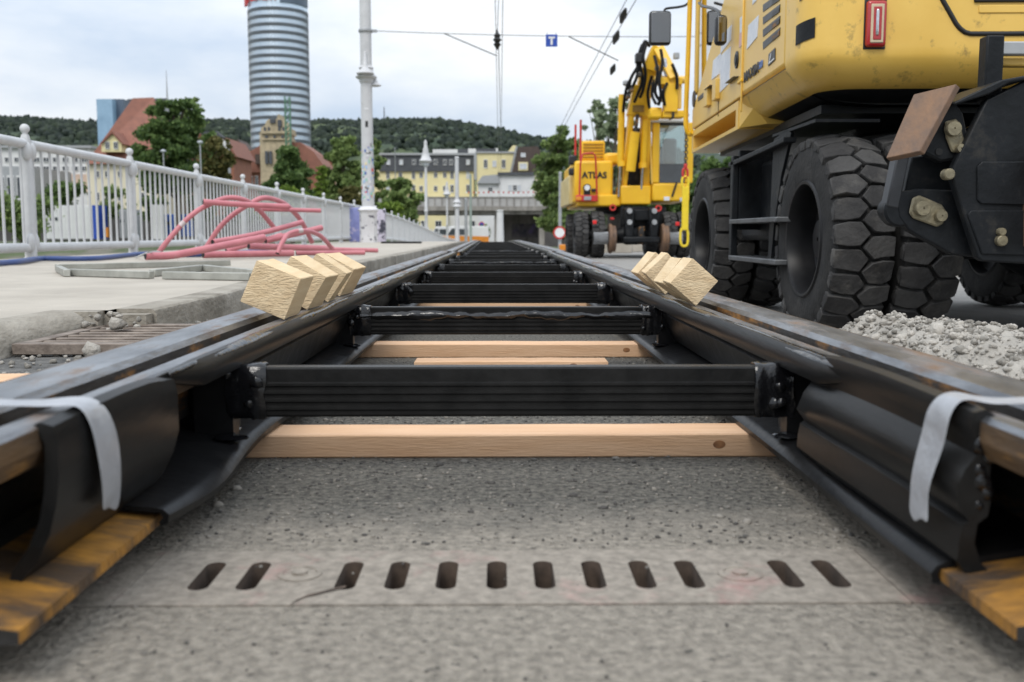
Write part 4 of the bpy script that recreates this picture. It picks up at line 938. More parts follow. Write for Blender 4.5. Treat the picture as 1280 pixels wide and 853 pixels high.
b = MB(); ubox(b, -1.18, -.32, 1.39, 1.396, 1.3, 2.699); b.build('front_window', m_glass, ex)
b = MB(); ubox(b, -.30, -.295, F0+.071, 1.344, 1.5, 2.699); b.build('right_window', m_glass, ex)
b = MB(); ubox(b, -1.18, -.32, 1.385, 1.41, 1.12, 1.3); ubox(b, -.32, -.28, F0+.071, 1.344, 1.12, 1.5); b.build('cab_lower_panel', m_yel, ex)
b = MB(); ubox(b, -1.0, -.5, .15, .62, 1.35, 1.5); b.build('cab_seat', m_dark, ex, bevel=.04)
b = MB(); b.tube([up(-.75, 1.15, 1.2), up(-.75, 1.0, 1.75)], .03); b.lathe([(.19, -.01), (.2, 0), (.19, .01)], up(-.75, .99, 1.77), 20); b.build('steering_column', m_dark, ex)
b = MB(); b.tube([up(-1.21, 1.30, 1.72), up(-1.21, 1.36, 1.42)], .012, 8); b.build('wiper', m_dark, ex)
# boom, folded up ahead of the cab
b = MB()
for (v0, z0_), (v1, z1_), w0, w1 in (((.7, 1.5), (1.5, 3.0), .22, .2), ((1.5, 3.0), (1.9, 3.6), .2, .16)):
    d = Vector((v1-v0, z1_-z0_)).normalized(); nrm = Vector((-d.y, d.x))
    b.hull([up(.0, v0+nrm.x*w0, z0_+nrm.y*w0), up(.3, v0+nrm.x*w0, z0_+nrm.y*w0), up(.3, v0-nrm.x*w0, z0_-nrm.y*w0), up(0, v0-nrm.x*w0, z0_-nrm.y*w0)],
           [up(.0, v1+nrm.x*w1, z1_+nrm.y*w1), up(.3, v1+nrm.x*w1, z1_+nrm.y*w1), up(.3, v1-nrm.x*w1, z1_-nrm.y*w1), up(0, v1-nrm.x*w1, z1_-nrm.y*w1)])
tag(b.build('boom', m_yel, ex, bevel=.015))
# flank details measured on the flank plane
def squad(pxs, name, m, off=.003, th=.003, par=None):
    P_ = [sp(*p) for p in pxs]; b = MB(); b.hull([up(-1.25-off+th*0, v, z) for v, z in P_], [up(-1.25+.002, v, z) for v, z in P_]); return b.build(name, m, par or ex)
for k in range(5):
    dy = 15.6*k
    squad([(954.3, 62-dy), (975.2, 43.5-dy*.93), (975.6, 34.5-dy*.93), (954.3, 53-dy)], 'air_slot', m_dark, .003)
    squad([(966, 52-dy*.965), (975.0, 44.2-dy*.93), (975.3, 38.2-dy*.93), (966, 46-dy*.965)], 'slot_fin', m_darksteel, .005)
squad([(961, 83), (969.6, 75), (969.6, 60), (961.6, 68)], 'safety_label', m_dark, .004)
squad([(962.2, 80.5), (968.8, 74.6), (968.8, 72.8), (963.4, 77.8), (965.6, 66.5), (964.6, 67.4)], 'label_mark', m_signwhite, .006)
for q in ([(901, 68), (914, 50), (915, 31), (903, 44)], [(900, 116), (912, 104), (914, 58), (901, 70)], [(890, 100), (900, 92), (902, 66), (892, 76)], [(934, 62), (947, 46), (949, 19), (936, 32)], [(925, 60), (928, 57), (928, 20), (925.5, 23)], [(941, 6), (946, 1), (946, -6), (941.5, -2)]): squad(q, 'paper_notice', m_paper)
squad([(924.6, 60), (927.8, 57), (927.8, 40), (925, 43)], 'pink_notice', mat('pink_paper', (.70, .45, .42), None, 9, .6), .0042)
def disc(px, py, r, name, m, off=.008):
    v, z = sp(px, py); b = MB(); c = [(v+r*math.cos(t), z+r*math.sin(t)) for t in np.linspace(0, 2*math.pi, 20, endpoint=False)]
    b.hull([up(-1.25-off, a, e) for a, e in c], [up(-1.248, a, e) for a, e in c]); return b.build(name, m, ex, bevel=.003)
disc(921.5, 75, .046, 'filler_cap', m_dark); disc(921.5, 75, .030, 'cap_inner', m_blk, .012); disc(868, 124, .055, 'round_lock', m_dark)
def sbox(px0, py0, px1, py1, off, name, m):
    v0, za = sp(px0, py0); v1, zb_ = sp(px1, py1); zc = sp((px0+px1)/2, (py0+py1)/2)
    b = MB(); ubox(b, -1.25-off, -1.249, v0, v1, za, zb_); return b.build(name, m, ex, bevel=.004)
sbox(884.5, 135, 889.5, 107, .028, 'door_hinge', m_yel); sbox(895.5, 127, 900.5, 98, .028, 'door_hinge', m_yel)
sbox(887, 112, 894, 107, .035, 'hinge_pin', m_dark); sbox(912.5, 104, 923.5, 96, .03, 'door_latch', m_dark); sbox(923.8, 106, 929, 98, .012, 'latch_plate', m_yel2)
sbox(927.6, 140, 930.4, 0, .010, 'panel_seam', m_yel); sbox(898.0, 146, 898.6, 126, .004, 'panel_seam', m_darksteel); sbox(873, 121.5, 881, 120.5, .004, 'panel_seam', m_dark)
v0, za = sp(931, 104); v1, zb_ = sp(944, 92.5); vc = (v0+v1)/2
mw = Matrix.Identity(4)
def side_text(s, pxa, pya, pxb, pyb, hgt, name, m):
    va, z1_ = sp(pxa, pya); vb, z2_ = sp(pxb, pyb); X = Vector((-ST, -CT, 0)); Y = Vector((0, 0, 1)); Zx = X.cross(Y)
    o0 = up(-1.2545, (va+vb)/2, (z1_+z2_)/2); mm = Matrix.Translation(o0) @ Matrix(((X.x, Y.x, Zx.x, 0), (X.y, Y.y, Zx.y, 0), (X.z, Y.z, Zx.z, 0), (0, 0, 0, 1)))
    ln = abs(va-vb); text_mesh(name, s, 1, m, ex, mm @ Matrix.Diagonal((ln/(.62*len(s)), hgt/.72, 1, 1)), .002, .015)
side_text('MAXIM', 931, 99, 949, 84, .052, 'lettering', m_darksteel); side_text('500', 949.3, 84, 955, 79, .035, 'lettering', mat('blue_letter', (.12, .2, .45), None, 4, .5))
# rear face details
def rbox(px0, py0, px1, py1, off, name, m, par=None, bev=.006, inn=.004):
    u0, za = rp_(px0, py0); u1, zb_ = rp_(px1, py1); b = MB(); ubox(b, u0, u1, -1.5-off, -1.5+inn, za, zb_); return b.build(name, m, par or ex, bevel=bev, seg=3)
rbox(1078.5, 62, 1108.5, -1, .004, 'lamp_recess', m_dark, bev=.002)
tl = rbox(1080, 60, 1107, 2, .030, 'tail_lamp', m_redlens, bev=.012)
rbox(1084.5, 55.5, 1102.5, 7, .034, 'lamp_ring', m_cream, tl, .003); rbox(1087.5, 52, 1099.5, 10.5, .0365, 'lamp_lens', m_redlens, tl, .003); rbox(1090.5, 47, 1096, 13.5, .041, 'lamp_bar', m_chrome, tl, .006)
gp = [(1170, -18), (1178, 0), (1186, 14), (1195, 30), (1200, 36), (1206, 40.5), (1213, 42.5), (1250, 42.5), (1300, 42), (1420, 41.5)]
P_ = [rp_(*p) for p in gp]; P_ = [(P_[0][0]-.10, P_[0][1]+.35)]+P_+[(P_[-1][0]+.1, P_[-1][1]+.05), (P_[-1][0]+.25, P_[-1][1]+.5)]
MB().tube([up(u, -1.5, z) for u, z in P_], .010, 10).build('panel_gasket', m_dark, ex, smooth=60)
rbox(1217, 3.5, 1400, -14, .012, 'rear_grille', m_dark, bev=.006); rbox(1223, 17, 1390, 5.5, .005, 'raised_pad', m_yel, bev=.02)
b = MB(); rgs = []
for k in range(9):                       # black marker wrapped round the corner
    t = .10+.46*k/8; tt = math.pi/2*t; r = .15; a = 1.25
    c = (-a+r-r*math.cos(tt), -1.5+r-r*math.sin(tt)); n_ = (-math.cos(tt), -math.sin(tt)); zo = -.035*(1-t)
    for z in (1.205, 1.285): b.v.append(tuple(up(c[0]+n_[0]*.003, c[1]+n_[1]*.003, z+zo)))
b.f = [(2*i, 2*i+2, 2*i+3, 2*i+1) for i in range(8)]; b.build('corner_marker', m_blk, ex)
rgs = MB()
for k in range(5):
    t = .2+.22*k/4; tt = math.pi/2*t; r = .15; a = 1.25; c = (-a+r-r*math.cos(tt), -1.5+r-r*math.sin(tt)); n_ = (-math.cos(tt), -math.sin(tt))
    for z in (1.345+.03*k/4, 1.44): rgs.v.append(tuple(up(c[0]+n_[0]*.003, c[1]+n_[1]*.003, z)))
rgs.f = [(2*i, 2*i+2, 2*i+3, 2*i+1) for i in range(4)]; rgs.build('corner_marker', m_blk, ex)
# handrail, mirrors
h0 = at(857, 150, 7.02); h1 = at(865, -40, 7.02)
MB().tube(smooth_pts([at(866, 165, 6.98), at(862, 168, 7.02), at(858, 160, 7.02), at(857.5, 140, 7.02), at(860.5, 60, 7.02), at(864, -40, 7.02), at(866, -60, 7.02), at(870, -62, 7.0)], 5), .017, 10).build('handrail', m_yel2, ex, smooth=60)
def mirror(px0, py0, px1, py1, d, arm, lab):
    a_ = at(px0, py1, d); c_ = at(px1, py0, d); b = MB(); b.b2((a_.x, d-.03, a_.z), (c_.x, d+.04, c_.z)); o = b.build('mirror', m_dark, ex, bevel=.025, seg=3)
    b = MB(); b.b2((a_.x+.012, d-.034, a_.z+.015), (c_.x-.012, d-.0305, c_.z-.015)); b.build('mirror_glass', m_dglass, o, bevel=.012)
    MB().tube(smooth_pts([at(*p) for p in arm], 4), .009, 8).build('mirror_arm', m_dark, o, smooth=60)
mirror(811, 14, 839, 57, 7.4, [(830, 15, 7.4), (833, 11, 7.4), (848, 9, 7.3), (858, 6, 7.2), (863, -2, 7.1), (865, -14, 7.05)], 'm')
mirror(893, 19, 909, 57, 5.62, [(900, 20, 5.62), (897, 14, 5.7), (889, 10, 5.9), (879, 8, 6.3), (874, 4, 6.6)], 'm')
# undercarriage
b = MB(); b.b2((2.05, 3.75, .33), (3.05, 7.1, .74)); b.build('chassis', m_blk, ex, bevel=.03)
MB().lathe([(.62, .74), (.62, .80), (.56, .81), (.56, .92), (.6, .93)], (2.53, 5.5, 0), 36).build('slew_ring', m_blk, ex, smooth=40)
for y in (4.436, 6.65):
    MB().lathe([(.09, 1.60), (.09, 2.2), (.17, 2.35), (.19, 2.55), (.17, 2.75), (.09, 2.9), (.09, 3.5)], (0, y, .375), 18, axis='X').build('axle', m_blk, ex, smooth=40)
    for x, fl in ((1.468, False), (1.750, False), (3.35, True), (3.632, True)): put_wheel(ex, x, y, .375, random.uniform(0, 6), fl)
b = MB(); b.b2((1.46, 5.0, .36), (2.04, 6.05, .80)); b.build('tank', m_blk, ex, bevel=.03)
b = MB(); b.b2((3.06, 5.0, .36), (3.64, 6.05, .80)); b.build('tank', m_blk, ex, bevel=.03)
def xp(px, py, X): r = ray(px, py); d = X*r.y/r.x; return Vector((X, d, CL.z+r.z/r.y*d))
yk0 = xp(913, 300, 1.30).y; yk1 = xp(967, 300, 1.30).y
b = MB()
b.b2((1.30, yk0-.02, .24), (1.335, yk0+.04, .83)); b.build('step_post', m_blk, ex, bevel=.005)
b = MB(); b.b2((1.336, yk0-.02, .42), (1.60, yk0+.02, .86)); b.build('step_bracket', m_blk, ex, bevel=.005)
for z in (.265, .465):
    b = MB(); b.b2((1.285, yk1-.08, z-.012), (1.47, yk0-.021, z+.012)); b.build('step', mat('step_steel%d' % int(z*1000), (.16, .165, .17), (.08, .083, .088), 9, .45, metal=.5), ex, bevel=.004)
b = MB(); b.hull([Vector((1.30, yk0+.1, .775)), Vector((1.36, yk0+.1, .775)), Vector((1.36, yk0+.1, .80)), Vector((1.30, yk0+.1, .80))], [Vector((1.30, 4.62, .815)), Vector((1.36, 4.62, .815)), Vector((1.36, 4.62, .84)), Vector((1.30, 4.62, .84))]); b.build('step_rail', m_blk, ex, bevel=.004)
b = MB(); P_ = [(4.95, .86), (4.72, .885), (4.66, .86), (4.80, .68), (4.90, .45), (4.95, .25), (5.0, .25)]; b.hull([Vector((1.345, y, z)) for y, z in P_], [Vector((1.36, y, z)) for y, z in P_]); b.build('mudguard', m_blk, ex)
b = MB(); b.b2((1.345, 4.3, .872), (1.62, 4.98, .885)); b.build('mudguard', m_blk, ex)
# rear rail guide gear: heavy black plates and arms; built on the left and mirrored on the right
D = 3.45; RW = []
def q_(px, py, d=D): return at(px, py, d)
def slab(pxs, d, th, name, m, bev=.006, par=None):
    P_ = [at(px, py, d) for px, py in pxs]; P_ = [Vector((p.x, d, p.z)) for p in P_]; b = MB(); b.hull(P_, [p+Vector((0, th, 0)) for p in P_])
    o = b.build(name, m, par or ex, bevel=bev); RW.append((b, name, m, bev)); return o
slab([(1300, 92), (1233, 125), (1192, 208), (1190, 222), (1222, 322), (1228, 327), (1300, 331)], 3.36, .04, 'guide_plate', m_blk)
slab([(1300, 202), (1228, 202), (1222, 208), (1222, 250), (1227, 255), (1300, 257)], 3.352, .007, 'guide_panel', m_blk, .004)
slab([(1300, 263), (1214, 263), (1210, 268), (1228, 318), (1300, 320)], 3.352, .007, 'guide_panel', m_blk, .004)
slab([(1237, 118), (1262, 104), (1300, 96), (1300, 91), (1252, 100), (1192, 128), (1193, 132)], 3.34, .30, 'guide_top', m_blk)
slab([(1140, 196), (1200, 190), (1212, 240), (1214, 300), (1175, 300), (1126, 262)], 3.50, .05, 'guide_arm', m_blk)
slab([(1126, 240), (1150, 236), (1192, 238), (1222, 322), (1190, 318), (1136, 288), (1124, 272), (1121, 254)], 3.44, .05, 'guide_link', m_blk)
slab([(1121, 196), (1138, 193), (1124, 262), (1108, 258)], 3.44, .06, 'guide_strut', mat('worn_black', (.06, .062, .068), (.03, .031, .034), 6, .4, metal=.3))
c = q_(1126, 263, 3.446); MB().lathe([(.02, -.004), (.050, -.004), (.057, .004), (.057, .05), (.02, .055)], (c.x, 3.446, c.z), 28, axis='Y').build('link_eye', m_blk, ex, smooth=35)
c = q_(1121, 262, 3.48); MB().lathe([(.02, 0), (.04, 0), (.046, .006), (.046, .06)], (c.x, 3.48, c.z), 24, axis='Y').build('link_eye', m_blk, ex, smooth=35)
def pinplate(pxs, pins, d):
    o = slab(pxs, d, .012, 'pin_plate', m_pin, .006)
    for px, py, r in pins:
        c = at(px, py, d); rr_ = r*d/F; b = MB(); b.lathe([(rr_, .004), (rr_, -.018), (rr_*.9, -.022), (rr_*.15, -.022), (rr_*.12, -.018)], (c.x, d, c.z), 20, axis='Y'); b.build('pin', m_pin, o, smooth=35)
pinplate([(1141, 248), (1150, 244), (1178, 256), (1183, 263), (1180, 280), (1172, 284), (1142, 273), (1137, 266)], [(1151.5, 261, 9.5), (1174.5, 270, 7.5)], 3.426)
slab([(1156, 118), (1184, 112), (1205, 142), (1212, 175), (1196, 200), (1176, 203), (1155, 192), (1150, 160)], 3.40, .05, 'guide_bracket', m_blk, .01)
pinplate([(1182, 152), (1196, 148), (1201, 156), (1209, 186), (1206, 192), (1190, 190), (1183, 172)], [(1190, 161.5, 9.5), (1198.5, 186, 5.5)], 3.386)
for px, py, r in ((1161, 176, 5), (1174, 190, 4.5)):
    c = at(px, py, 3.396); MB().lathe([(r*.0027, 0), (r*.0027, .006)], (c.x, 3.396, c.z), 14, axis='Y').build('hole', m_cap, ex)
for px, py, r in ((1186, 218, 7), (1252, 301, 7), (1252, 290, 5)):
    c = at(px, py, 3.34); MB().lathe([(r*.0027, .02), (r*.0027, -.012), (r*.0022, -.016), (r*.0006, -.016)], (c.x, 3.345, c.z), 14, axis='Y').build('bolt', m_pin, ex, smooth=35)
# rusty scraper plate
c4 = [at(1107, 198, 3.30), at(1150, 189, 3.26), at(1195, 105, 3.34), at(1142, 118, 3.40)]; nrm = (c4[1]-c4[0]).cross(c4[3]-c4[0]).normalized(); nrm = nrm if nrm.y > 0 else -nrm
b = MB(); b.hull(c4, [p+nrm*.016+Vector((.014, 0, -.002)) for p in c4]); b.build('scraper_plate', m_rustplate, ex, bevel=.003)
# post and cross bar behind the counterweight
a_ = q_(1229, 46, 3.5); c_ = q_(1247, 128, 3.5); b = MB(); b.b2((a_.x, 3.47, c_.z), (c_.x, 3.53, a_.z)); b.build('post', m_blk, ex, bevel=.006)
a_ = q_(1247, 53, 3.5); c_ = q_(1420, 70, 3.5); b = MB(); b.b2((a_.x, 3.48, c_.z), (c_.x, 3.52, a_.z)); b.build('cross_bar', m_grey, ex, bevel=.005)
a_ = q_(1247, 73, 3.55); c_ = q_(1420, 84, 3.55); b = MB(); b.b2((a_.x, 3.53, c_.z), (c_.x, 3.58, a_.z)); b.build('cable_tray', m_yel, ex, bevel=.005)
b = MB(); b.b2((1.95, 3.56, .36), (3.15, 3.9, .66)); b.build('rear_beam', m_blk, ex, bevel=.02)
b = MB(); b.b2((1.60, 3.56, .50), (2.0, 3.80, .62)); b.build('rear_beam', m_blk, ex, bevel=.02)
MB().tube(smooth_pts([at(1193, 178, 3.5), at(1205, 168, 3.55), at(1220, 160, 3.55), at(1240, 165, 3.6)], 5), .014, 8).build('hydraulic_hose', m_rubber, ex, smooth=60)
for sx_, X in ((1, 1.80), (-1, 3.30)):
    b = MB(); b.lathe([(.06, -.04), (.155, -.035), (.165, -.02), (.165, .0), (.14, .012), (.138, .10), (.05, .11)], (0, 0, 0), 32, axis='X')
    b.v = [(sx_*v[0]+X, v[1]+3.33, v[2]+.51) for v in b.v]; b.build('rail_wheel', m_rustplate, ex, smooth=35)
for bb, nm, m_, bev in RW:               # mirrored set on the far side of the machine
    b = MB(); b.v = [(5.10-x, y, z) for x, y, z in bb.v]; b.f = bb.f; b.build(nm, m_, ex, bevel=bev)
# ================================================================== FAR EXCAVATOR (facing the camera)
AD = 19.7
ax = thing('excavator', 'farther yellow wheeled excavator facing the camera with its boom folded up', 'excavator', (2.6, 20.8, -.085), 'yellow road rail excavators')
def A(px, py, dy=0): return at(px, py, AD+dy)
def abox(px0, py0, px1, py1, d0, d1, name, m, bev=.02, par=None):
    a_ = A(px0, py0, d0); c_ = A(px1, py1, d0); b = MB(); b.b2((a_.x, AD+d0, c_.z), (c_.x, AD+d1, a_.z)); return b.build(name, m, par or ax, bevel=bev)
def atube(pts, r, name, m, n=8, par=None): return MB().tube([A(*p) for p in pts], r, n).build(name, m, par or ax, smooth=60)
for y in (19.85, 22.2):
    for x, fl in ((1.60, False), (1.925, False), (3.335, True), (3.62, True)): put_wheel(ax, x, y, .375, random.uniform(0, 6), fl)
    MB().lathe([(.1, 1.7), (.1, 2.3), (.2, 2.5), (.2, 2.75), (.1, 2.9), (.1, 3.5)], (0, y, .375), 16, axis='X').build('axle', m_blk, ax, smooth=40)
abox(776, 258, 832, 300, .1, 2.6, 'chassis', m_blk, .03)
MB().lathe([(.7, .80), (.7, .86), (.6, .87), (.6, .95)], (2.6, 21.0, 0), 28).build('slew_ring', m_blk, ax)
abox(718, 201, 766, 254, .2, 3.4, 'counterweight_side', m_yel2, .05)
abox(722, 243.5, 776, 258, .12, 3.3, 'deck', m_yel2, .03)
abox(711, 219, 717.6, 256, .7, 3.4, 'side_panel', mat('pale_cream', (.66, .55, .30), (.55, .42, .16), 3, .5), .03)  # side panel in a paler cream than the body yellow
abox(711.5, 194, 721, 206, .25, .5, 'mirror', m_dark, .03); abox(711.5, 210, 720, 219, .25, .5, 'mirror', m_dark, .03)
gr = abox(727, 176, 756, 201, .9, 1.6, 'engine_hood', m_yel2, .03)
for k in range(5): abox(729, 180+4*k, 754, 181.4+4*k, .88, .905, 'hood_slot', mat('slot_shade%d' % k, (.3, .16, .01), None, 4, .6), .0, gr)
abox(756, 191, 775, 206, .5, 2.0, 'tank_hood', m_yel2, .06)
a_ = A(743, 219.5, .2); text_mesh('lettering', 'ATLAS', .17, m_dark, ax, wall_text(Vector((a_.x, AD+.193, a_.z))) @ Matrix.Diagonal((1.0, 1, 1, 1)), .004, .006)
for px, py in ((719.5, 156), (726, 150)): atube([(px, py, .3), (px-.5, 206, .3)], .022, 'marker_rod', m_red)
atube([(724, 252, .05), (725.5, 205, .05), (728.5, 192.5, .05), (741, 191.5, .05), (744.5, 196, .05), (746.5, 252, .05)], .018, 'guard_rail', m_red)
abox(720, 244, 747, 252, -.02, .12, 'red_bumper', m_red, .01); abox(720, 246, 727, 251, -.03, 0, 'indicator', m_orange, .01)
MB().lathe([(.002, -.03), (.055, -.03), (.065, 0), (.06, .04)], A(733.8, 235, .02), 18, axis='Y').build('headlight', m_signwhite, ax, smooth=40); MB().lathe([(.064, -.034), (.075, -.034), (.075, .05), (.066, .05)], A(733.8, 235, .02), 18, axis='Y', close=True).build('lamp_ring', m_dark, ax)
abox(730, 237, 738, 247, .05, .15, 'lamp_bracket', m_dark, .01); abox(739.5, 236, 745, 240, .1, .2, 'vent', m_dark, .01); abox(730, 245.5, 739, 250.5, -.04, -.015, 'plate', m_grey, .004)
# boom and cylinders
def beamA(a_, c_, w0, w1, dep, name, m=m_yel2, bev=.02):
    a_ = A(*a_); c_ = A(*c_); d = (c_-a_).normalized(); s = d.cross(Vector((0, 1, 0))).normalized(); v = Vector((0, dep/2, 0)); w0 *= AD/F/2; w1 *= AD/F/2
    b = MB(); b.hull([a_-s*w0-v, a_+s*w0-v, a_+s*w0+v, a_-s*w0+v], [c_-s*w1-v, c_+s*w1-v, c_+s*w1+v, c_-s*w1+v]); return b.build(name, m, ax, bevel=bev)
abox(776, 232, 814, 256, .05, .9, 'boom_foot', m_yel2, .03)
beamA((806.5, 245, .35), (806.5, 125, -.1), 9, 11, .3, 'boom_cheek'); beamA((779, 245, .35), (790, 130, -.1), 5, 7, .3, 'boom_cheek'); beamA((796, 146, -.05), (802, 108, -.25), 25, 20, .32, 'boom_lower')
abox(779, 160, 812, 236, .75, .9, 'boom_shade_panel', m_blk, .01)  # added black backing panel, stands in for shade between the boom parts
beamA((802, 126, -.12), (811, 88, -.4), 19, 19, .3, 'boom_middle'); beamA((811, 90, -.42), (822, 60, -.5), 18, 14, .3, 'boom_upper')
atube([(777.5, 118, -.15), (775.5, 205, 0)], .065, 'lift_cylinder', m_yel2, 14); atube([(775.5, 203, 0), (773, 246, .1)], .03, 'cylinder_rod', m_chrome, 12)
atube([(806.5, 150, -.15), (803.5, 207, 0)], .065, 'lift_cylinder', m_yel2, 14); atube([(803.5, 205, 0), (801, 246, .1)], .03, 'cylinder_rod', m_chrome, 12)
atube([(794, 165, -.2), (788, 214, -.1)], .095, 'adjust_cylinder', m_yel2, 16); atube([(797, 143, -.25), (794, 168, -.2)], .035, 'cylinder_rod', m_darksteel, 12)
for px, py in ((777.5, 205), (803.5, 207)):
    MB().lathe([(.085, -.05), (.085, .05)], A(px, py, 0), 16).build('cylinder_collar', m_yel2, ax)
beamA((791, 136, -.32), (805, 136, -.32), 8, 8, .05, 'boom_gap_shade', mat('boom_dark_gap', (.2, .11, .01), None, 5, .6), .005)  # dark strip across the boom, its colour stands in for a shaded gap
# stick
beamA((822, 60, -.55), (842, 98, -.9), 13, 12, .2, 'stick'); abox(831, 104, 847.5, 140, -.95, -.7, 'stick_lower', m_yel2, .015)
abox(824, 97, 853, 106, -.92, -.72, 'stick_crosshead', m_yel2, .01)
for px in (826, 851.5): MB().lathe([(.07, -.12), (.07, .12)], A(px, 100, -.82), 14, axis='X').build('stick_pin', m_yel, ax, smooth=40)
atube([(830, 74, -.8), (834, 96, -.85)], .05, 'stick_cylinder_rod', m_chrome, 12); atube([(822, 80, -.6), (828, 110, -.85)], .045, 'stick_cylinder', m_yel2, 12)
abox(813, 134, 828, 148, -.9, -.5, 'coupler', m_yel2, .04); abox(828.5, 138, 856, 147, -.9, -.6, 'coupler_arm', m_yel2, .02); abox(840, 137.5, 843, 147.5, -.93, -.58, 'coupler_band', m_dark, .003)
abox(848, 104, 852, 136, -.86, -.78, 'coupler_link', m_yel, .01)
for pts in ([(805, 62, -.55), (800, 78, -.6), (803, 100, -.6), (797, 118, -.5), (793, 128, -.4)], [(812, 58, -.5), (806, 52, -.6), (802, 66, -.65), (799, 90, -.6)], [(818, 70, -.8), (822, 90, -.9), (819, 115, -.9), (826, 128, -.9)], [(790, 96, -.4), (784, 108, -.4), (781, 122, -.3), (779, 140, -.2)], [(797, 84, -.5), (788, 100, -.5), (787, 118, -.4)], [(834, 104, -.95), (829, 116, -.98), (831, 132, -.95)], [(815, 95, -.7), (810, 115, -.6), (812, 135, -.5), (818, 138, -.7)], [(803, 56, -.6), (797, 74, -.6), (797, 92, -.6), (792, 106, -.5), (786, 116, -.4), (783, 126, -.3)], [(808, 55, -.65), (804, 72, -.7), (807, 92, -.7), (804, 112, -.6), (800, 122, -.5)], [(826, 62, -.9), (828, 80, -.95), (824, 100, -1), (826, 118, -1), (823, 132, -.95)], [(840, 80, -1), (846, 96, -1.0), (846, 112, -1.0)], [(818, 100, -.8), (815, 118, -.8), (820, 130, -.9)]):
    MB().tube(smooth_pts([A(*p) for p in pts], 5), .03, 8).build('hydraulic_hose', m_rubber, ax, smooth=60)
abox(795, 66, 806, 78, -.7, -.5, 'valve_block', m_dark, .02); abox(842.5, 65.5, 849.5, 73.5, -.7, -.6, 'work_light', m_grey, .015); abox(779, 100, 786, 107, -.4, -.3, 'work_light', m_grey, .03)
for px, py in ((800, 93), (790, 112), (786, 120), (822, 84), (818, 104), (828, 124)): abox(px-2.2, py-2.4, px+2.2, py+2.4, -.75, -.55, 'hose_clamp', m_grey if px > 800 else m_darksteel, .01)
# cab
abox(815.5, 229, 862, 252, .0, 2.0, 'cab_base', m_yel2, .04); abox(812.5, 148.5, 858, 153, -.05, 1.9, 'cab_roof', m_wwall, .03)
abox(816, 153.2, 824, 228.8, .0, .12, 'cab_pillar', m_yel2, .02); abox(857.5, 153.2, 866, 228.8, .0, .12, 'cab_pillar', m_yel2, .02)
abox(816, 153.2, 822, 228.8, 1.6, 1.72, 'cab_pillar', m_yel2, .02); abox(857.5, 153.2, 864, 228.8, 1.6, 1.72, 'cab_pillar', m_yel2, .02)
abox(824.2, 153.3, 857.3, 157, .02, .1, 'cab_header', m_dark, .005); abox(824.2, 157.2, 857.3, 205, .04, .055, 'windscreen', m_glass, 0); abox(822.5, 205.2, 857.3, 228.7, .045, .06, 'lower_window', m_win, 0)
abox(824.2, 153.3, 857.3, 215, 1.63, 1.645, 'rear_window', m_glass, 0); abox(830, 173, 846, 205, .9, 1.1, 'cab_seat', mat('seat_grey', (.22, .23, .24), None, 5, .7), .05); abox(824.3, 205, 857, 229, 1.0, 1.6, 'seat_base', m_dark, .02)
atube([(846, 228, -.02), (840, 246, -.02)], .02, 'wiper', m_dark); abox(830, 246, 837, 251, -.01, .02, 'badge', m_paper, .004); abox(850, 247, 858, 252, -.02, .05, 'marker_lamp', m_winl, .006)
atube([(815, 230, .0), (812, 150, .0)], .018, 'grab_rail', m_yel)
# rail gear under the front
abox(779, 296, 826, 304, -.35, -.1, 'rail_axle', m_blk, .03)
for x0_, x1_ in ((760.5, 769), (826, 834.5)):
    a_ = A(x0_, 298, -.25); c_ = A(x1_, 298, -.25); MB().lathe([(.05, a_.x), (.27, a_.x), (.29, a_.x+.02), (.29, a_.x+.05), (.26, a_.x+.06), (.25, c_.x), (.05, c_.x)], (0, AD-.25, .30), 32, axis='X').build('rail_wheel', m_rustplate, ax, smooth=35)
for x0_, x1_ in ((741.5, 759.5), (836, 852)):
    a_ = A(x0_, 297, -.2).x; c_ = A(x1_, 297, -.2).x; b = MB(); b.lathe([(.04, a_), (.11, a_), (.11, c_), (.04, c_)], (0, AD-.25, .31), 24, axis='X')
    o = b.build('drive_roller', m_dark, ax, smooth=40); b = MB()
    for k in range(26):
        t0 = 2*math.pi*k/26; b.tube([(a_+(c_-a_)*i/6, AD-.25+.113*math.cos(t0+i*.16), .31+.113*math.sin(t0+i*.16)) for i in range(7)], .008, 4)
    tag(b.build('roller_rib', m_grey, o), kind='stuff')
for px in (787, 818):
    abox(px-6, 260, px+6, 282, -.28, .1, 'gear_arm', m_blk, .03); abox(px-5, 280, px+5, 297, -.33, .0, 'gear_fork', m_blk, .03)
    for py in (264, 278): MB().lathe([(.05, -.03), (.055, 0), (.05, .03)], A(px, py, -.33), 14, axis='Y').build('gear_pin', m_grey, ax, smooth=40)
abox(793, 262, 812, 276, -.1, .1, 'cross_member', m_blk, .02); abox(798, 283, 806, 306, -.1, .1, 'centre_post', m_darksteel, .02)
for px, py in ((766, 259.5), (823, 260.5)): MB().lathe([(.035, -.014), (.065, -.014), (.065, .014), (.035, .014)], A(px, py, -.3), 16, axis='Y', close=True).build('lifting_eye', m_red, ax)
for px, py in ((743.5, 278), (847, 280)): abox(px-2.4, py-2.4, px+2.4, py+2.4, -.33, -.30, 'reflector', mat('reflector_red%d' % px, (.7, .02, .02), None, 4, .3), .01)
abox(763, 272, 768, 275, -.2, -.1, 'red_valve', m_red, .01)
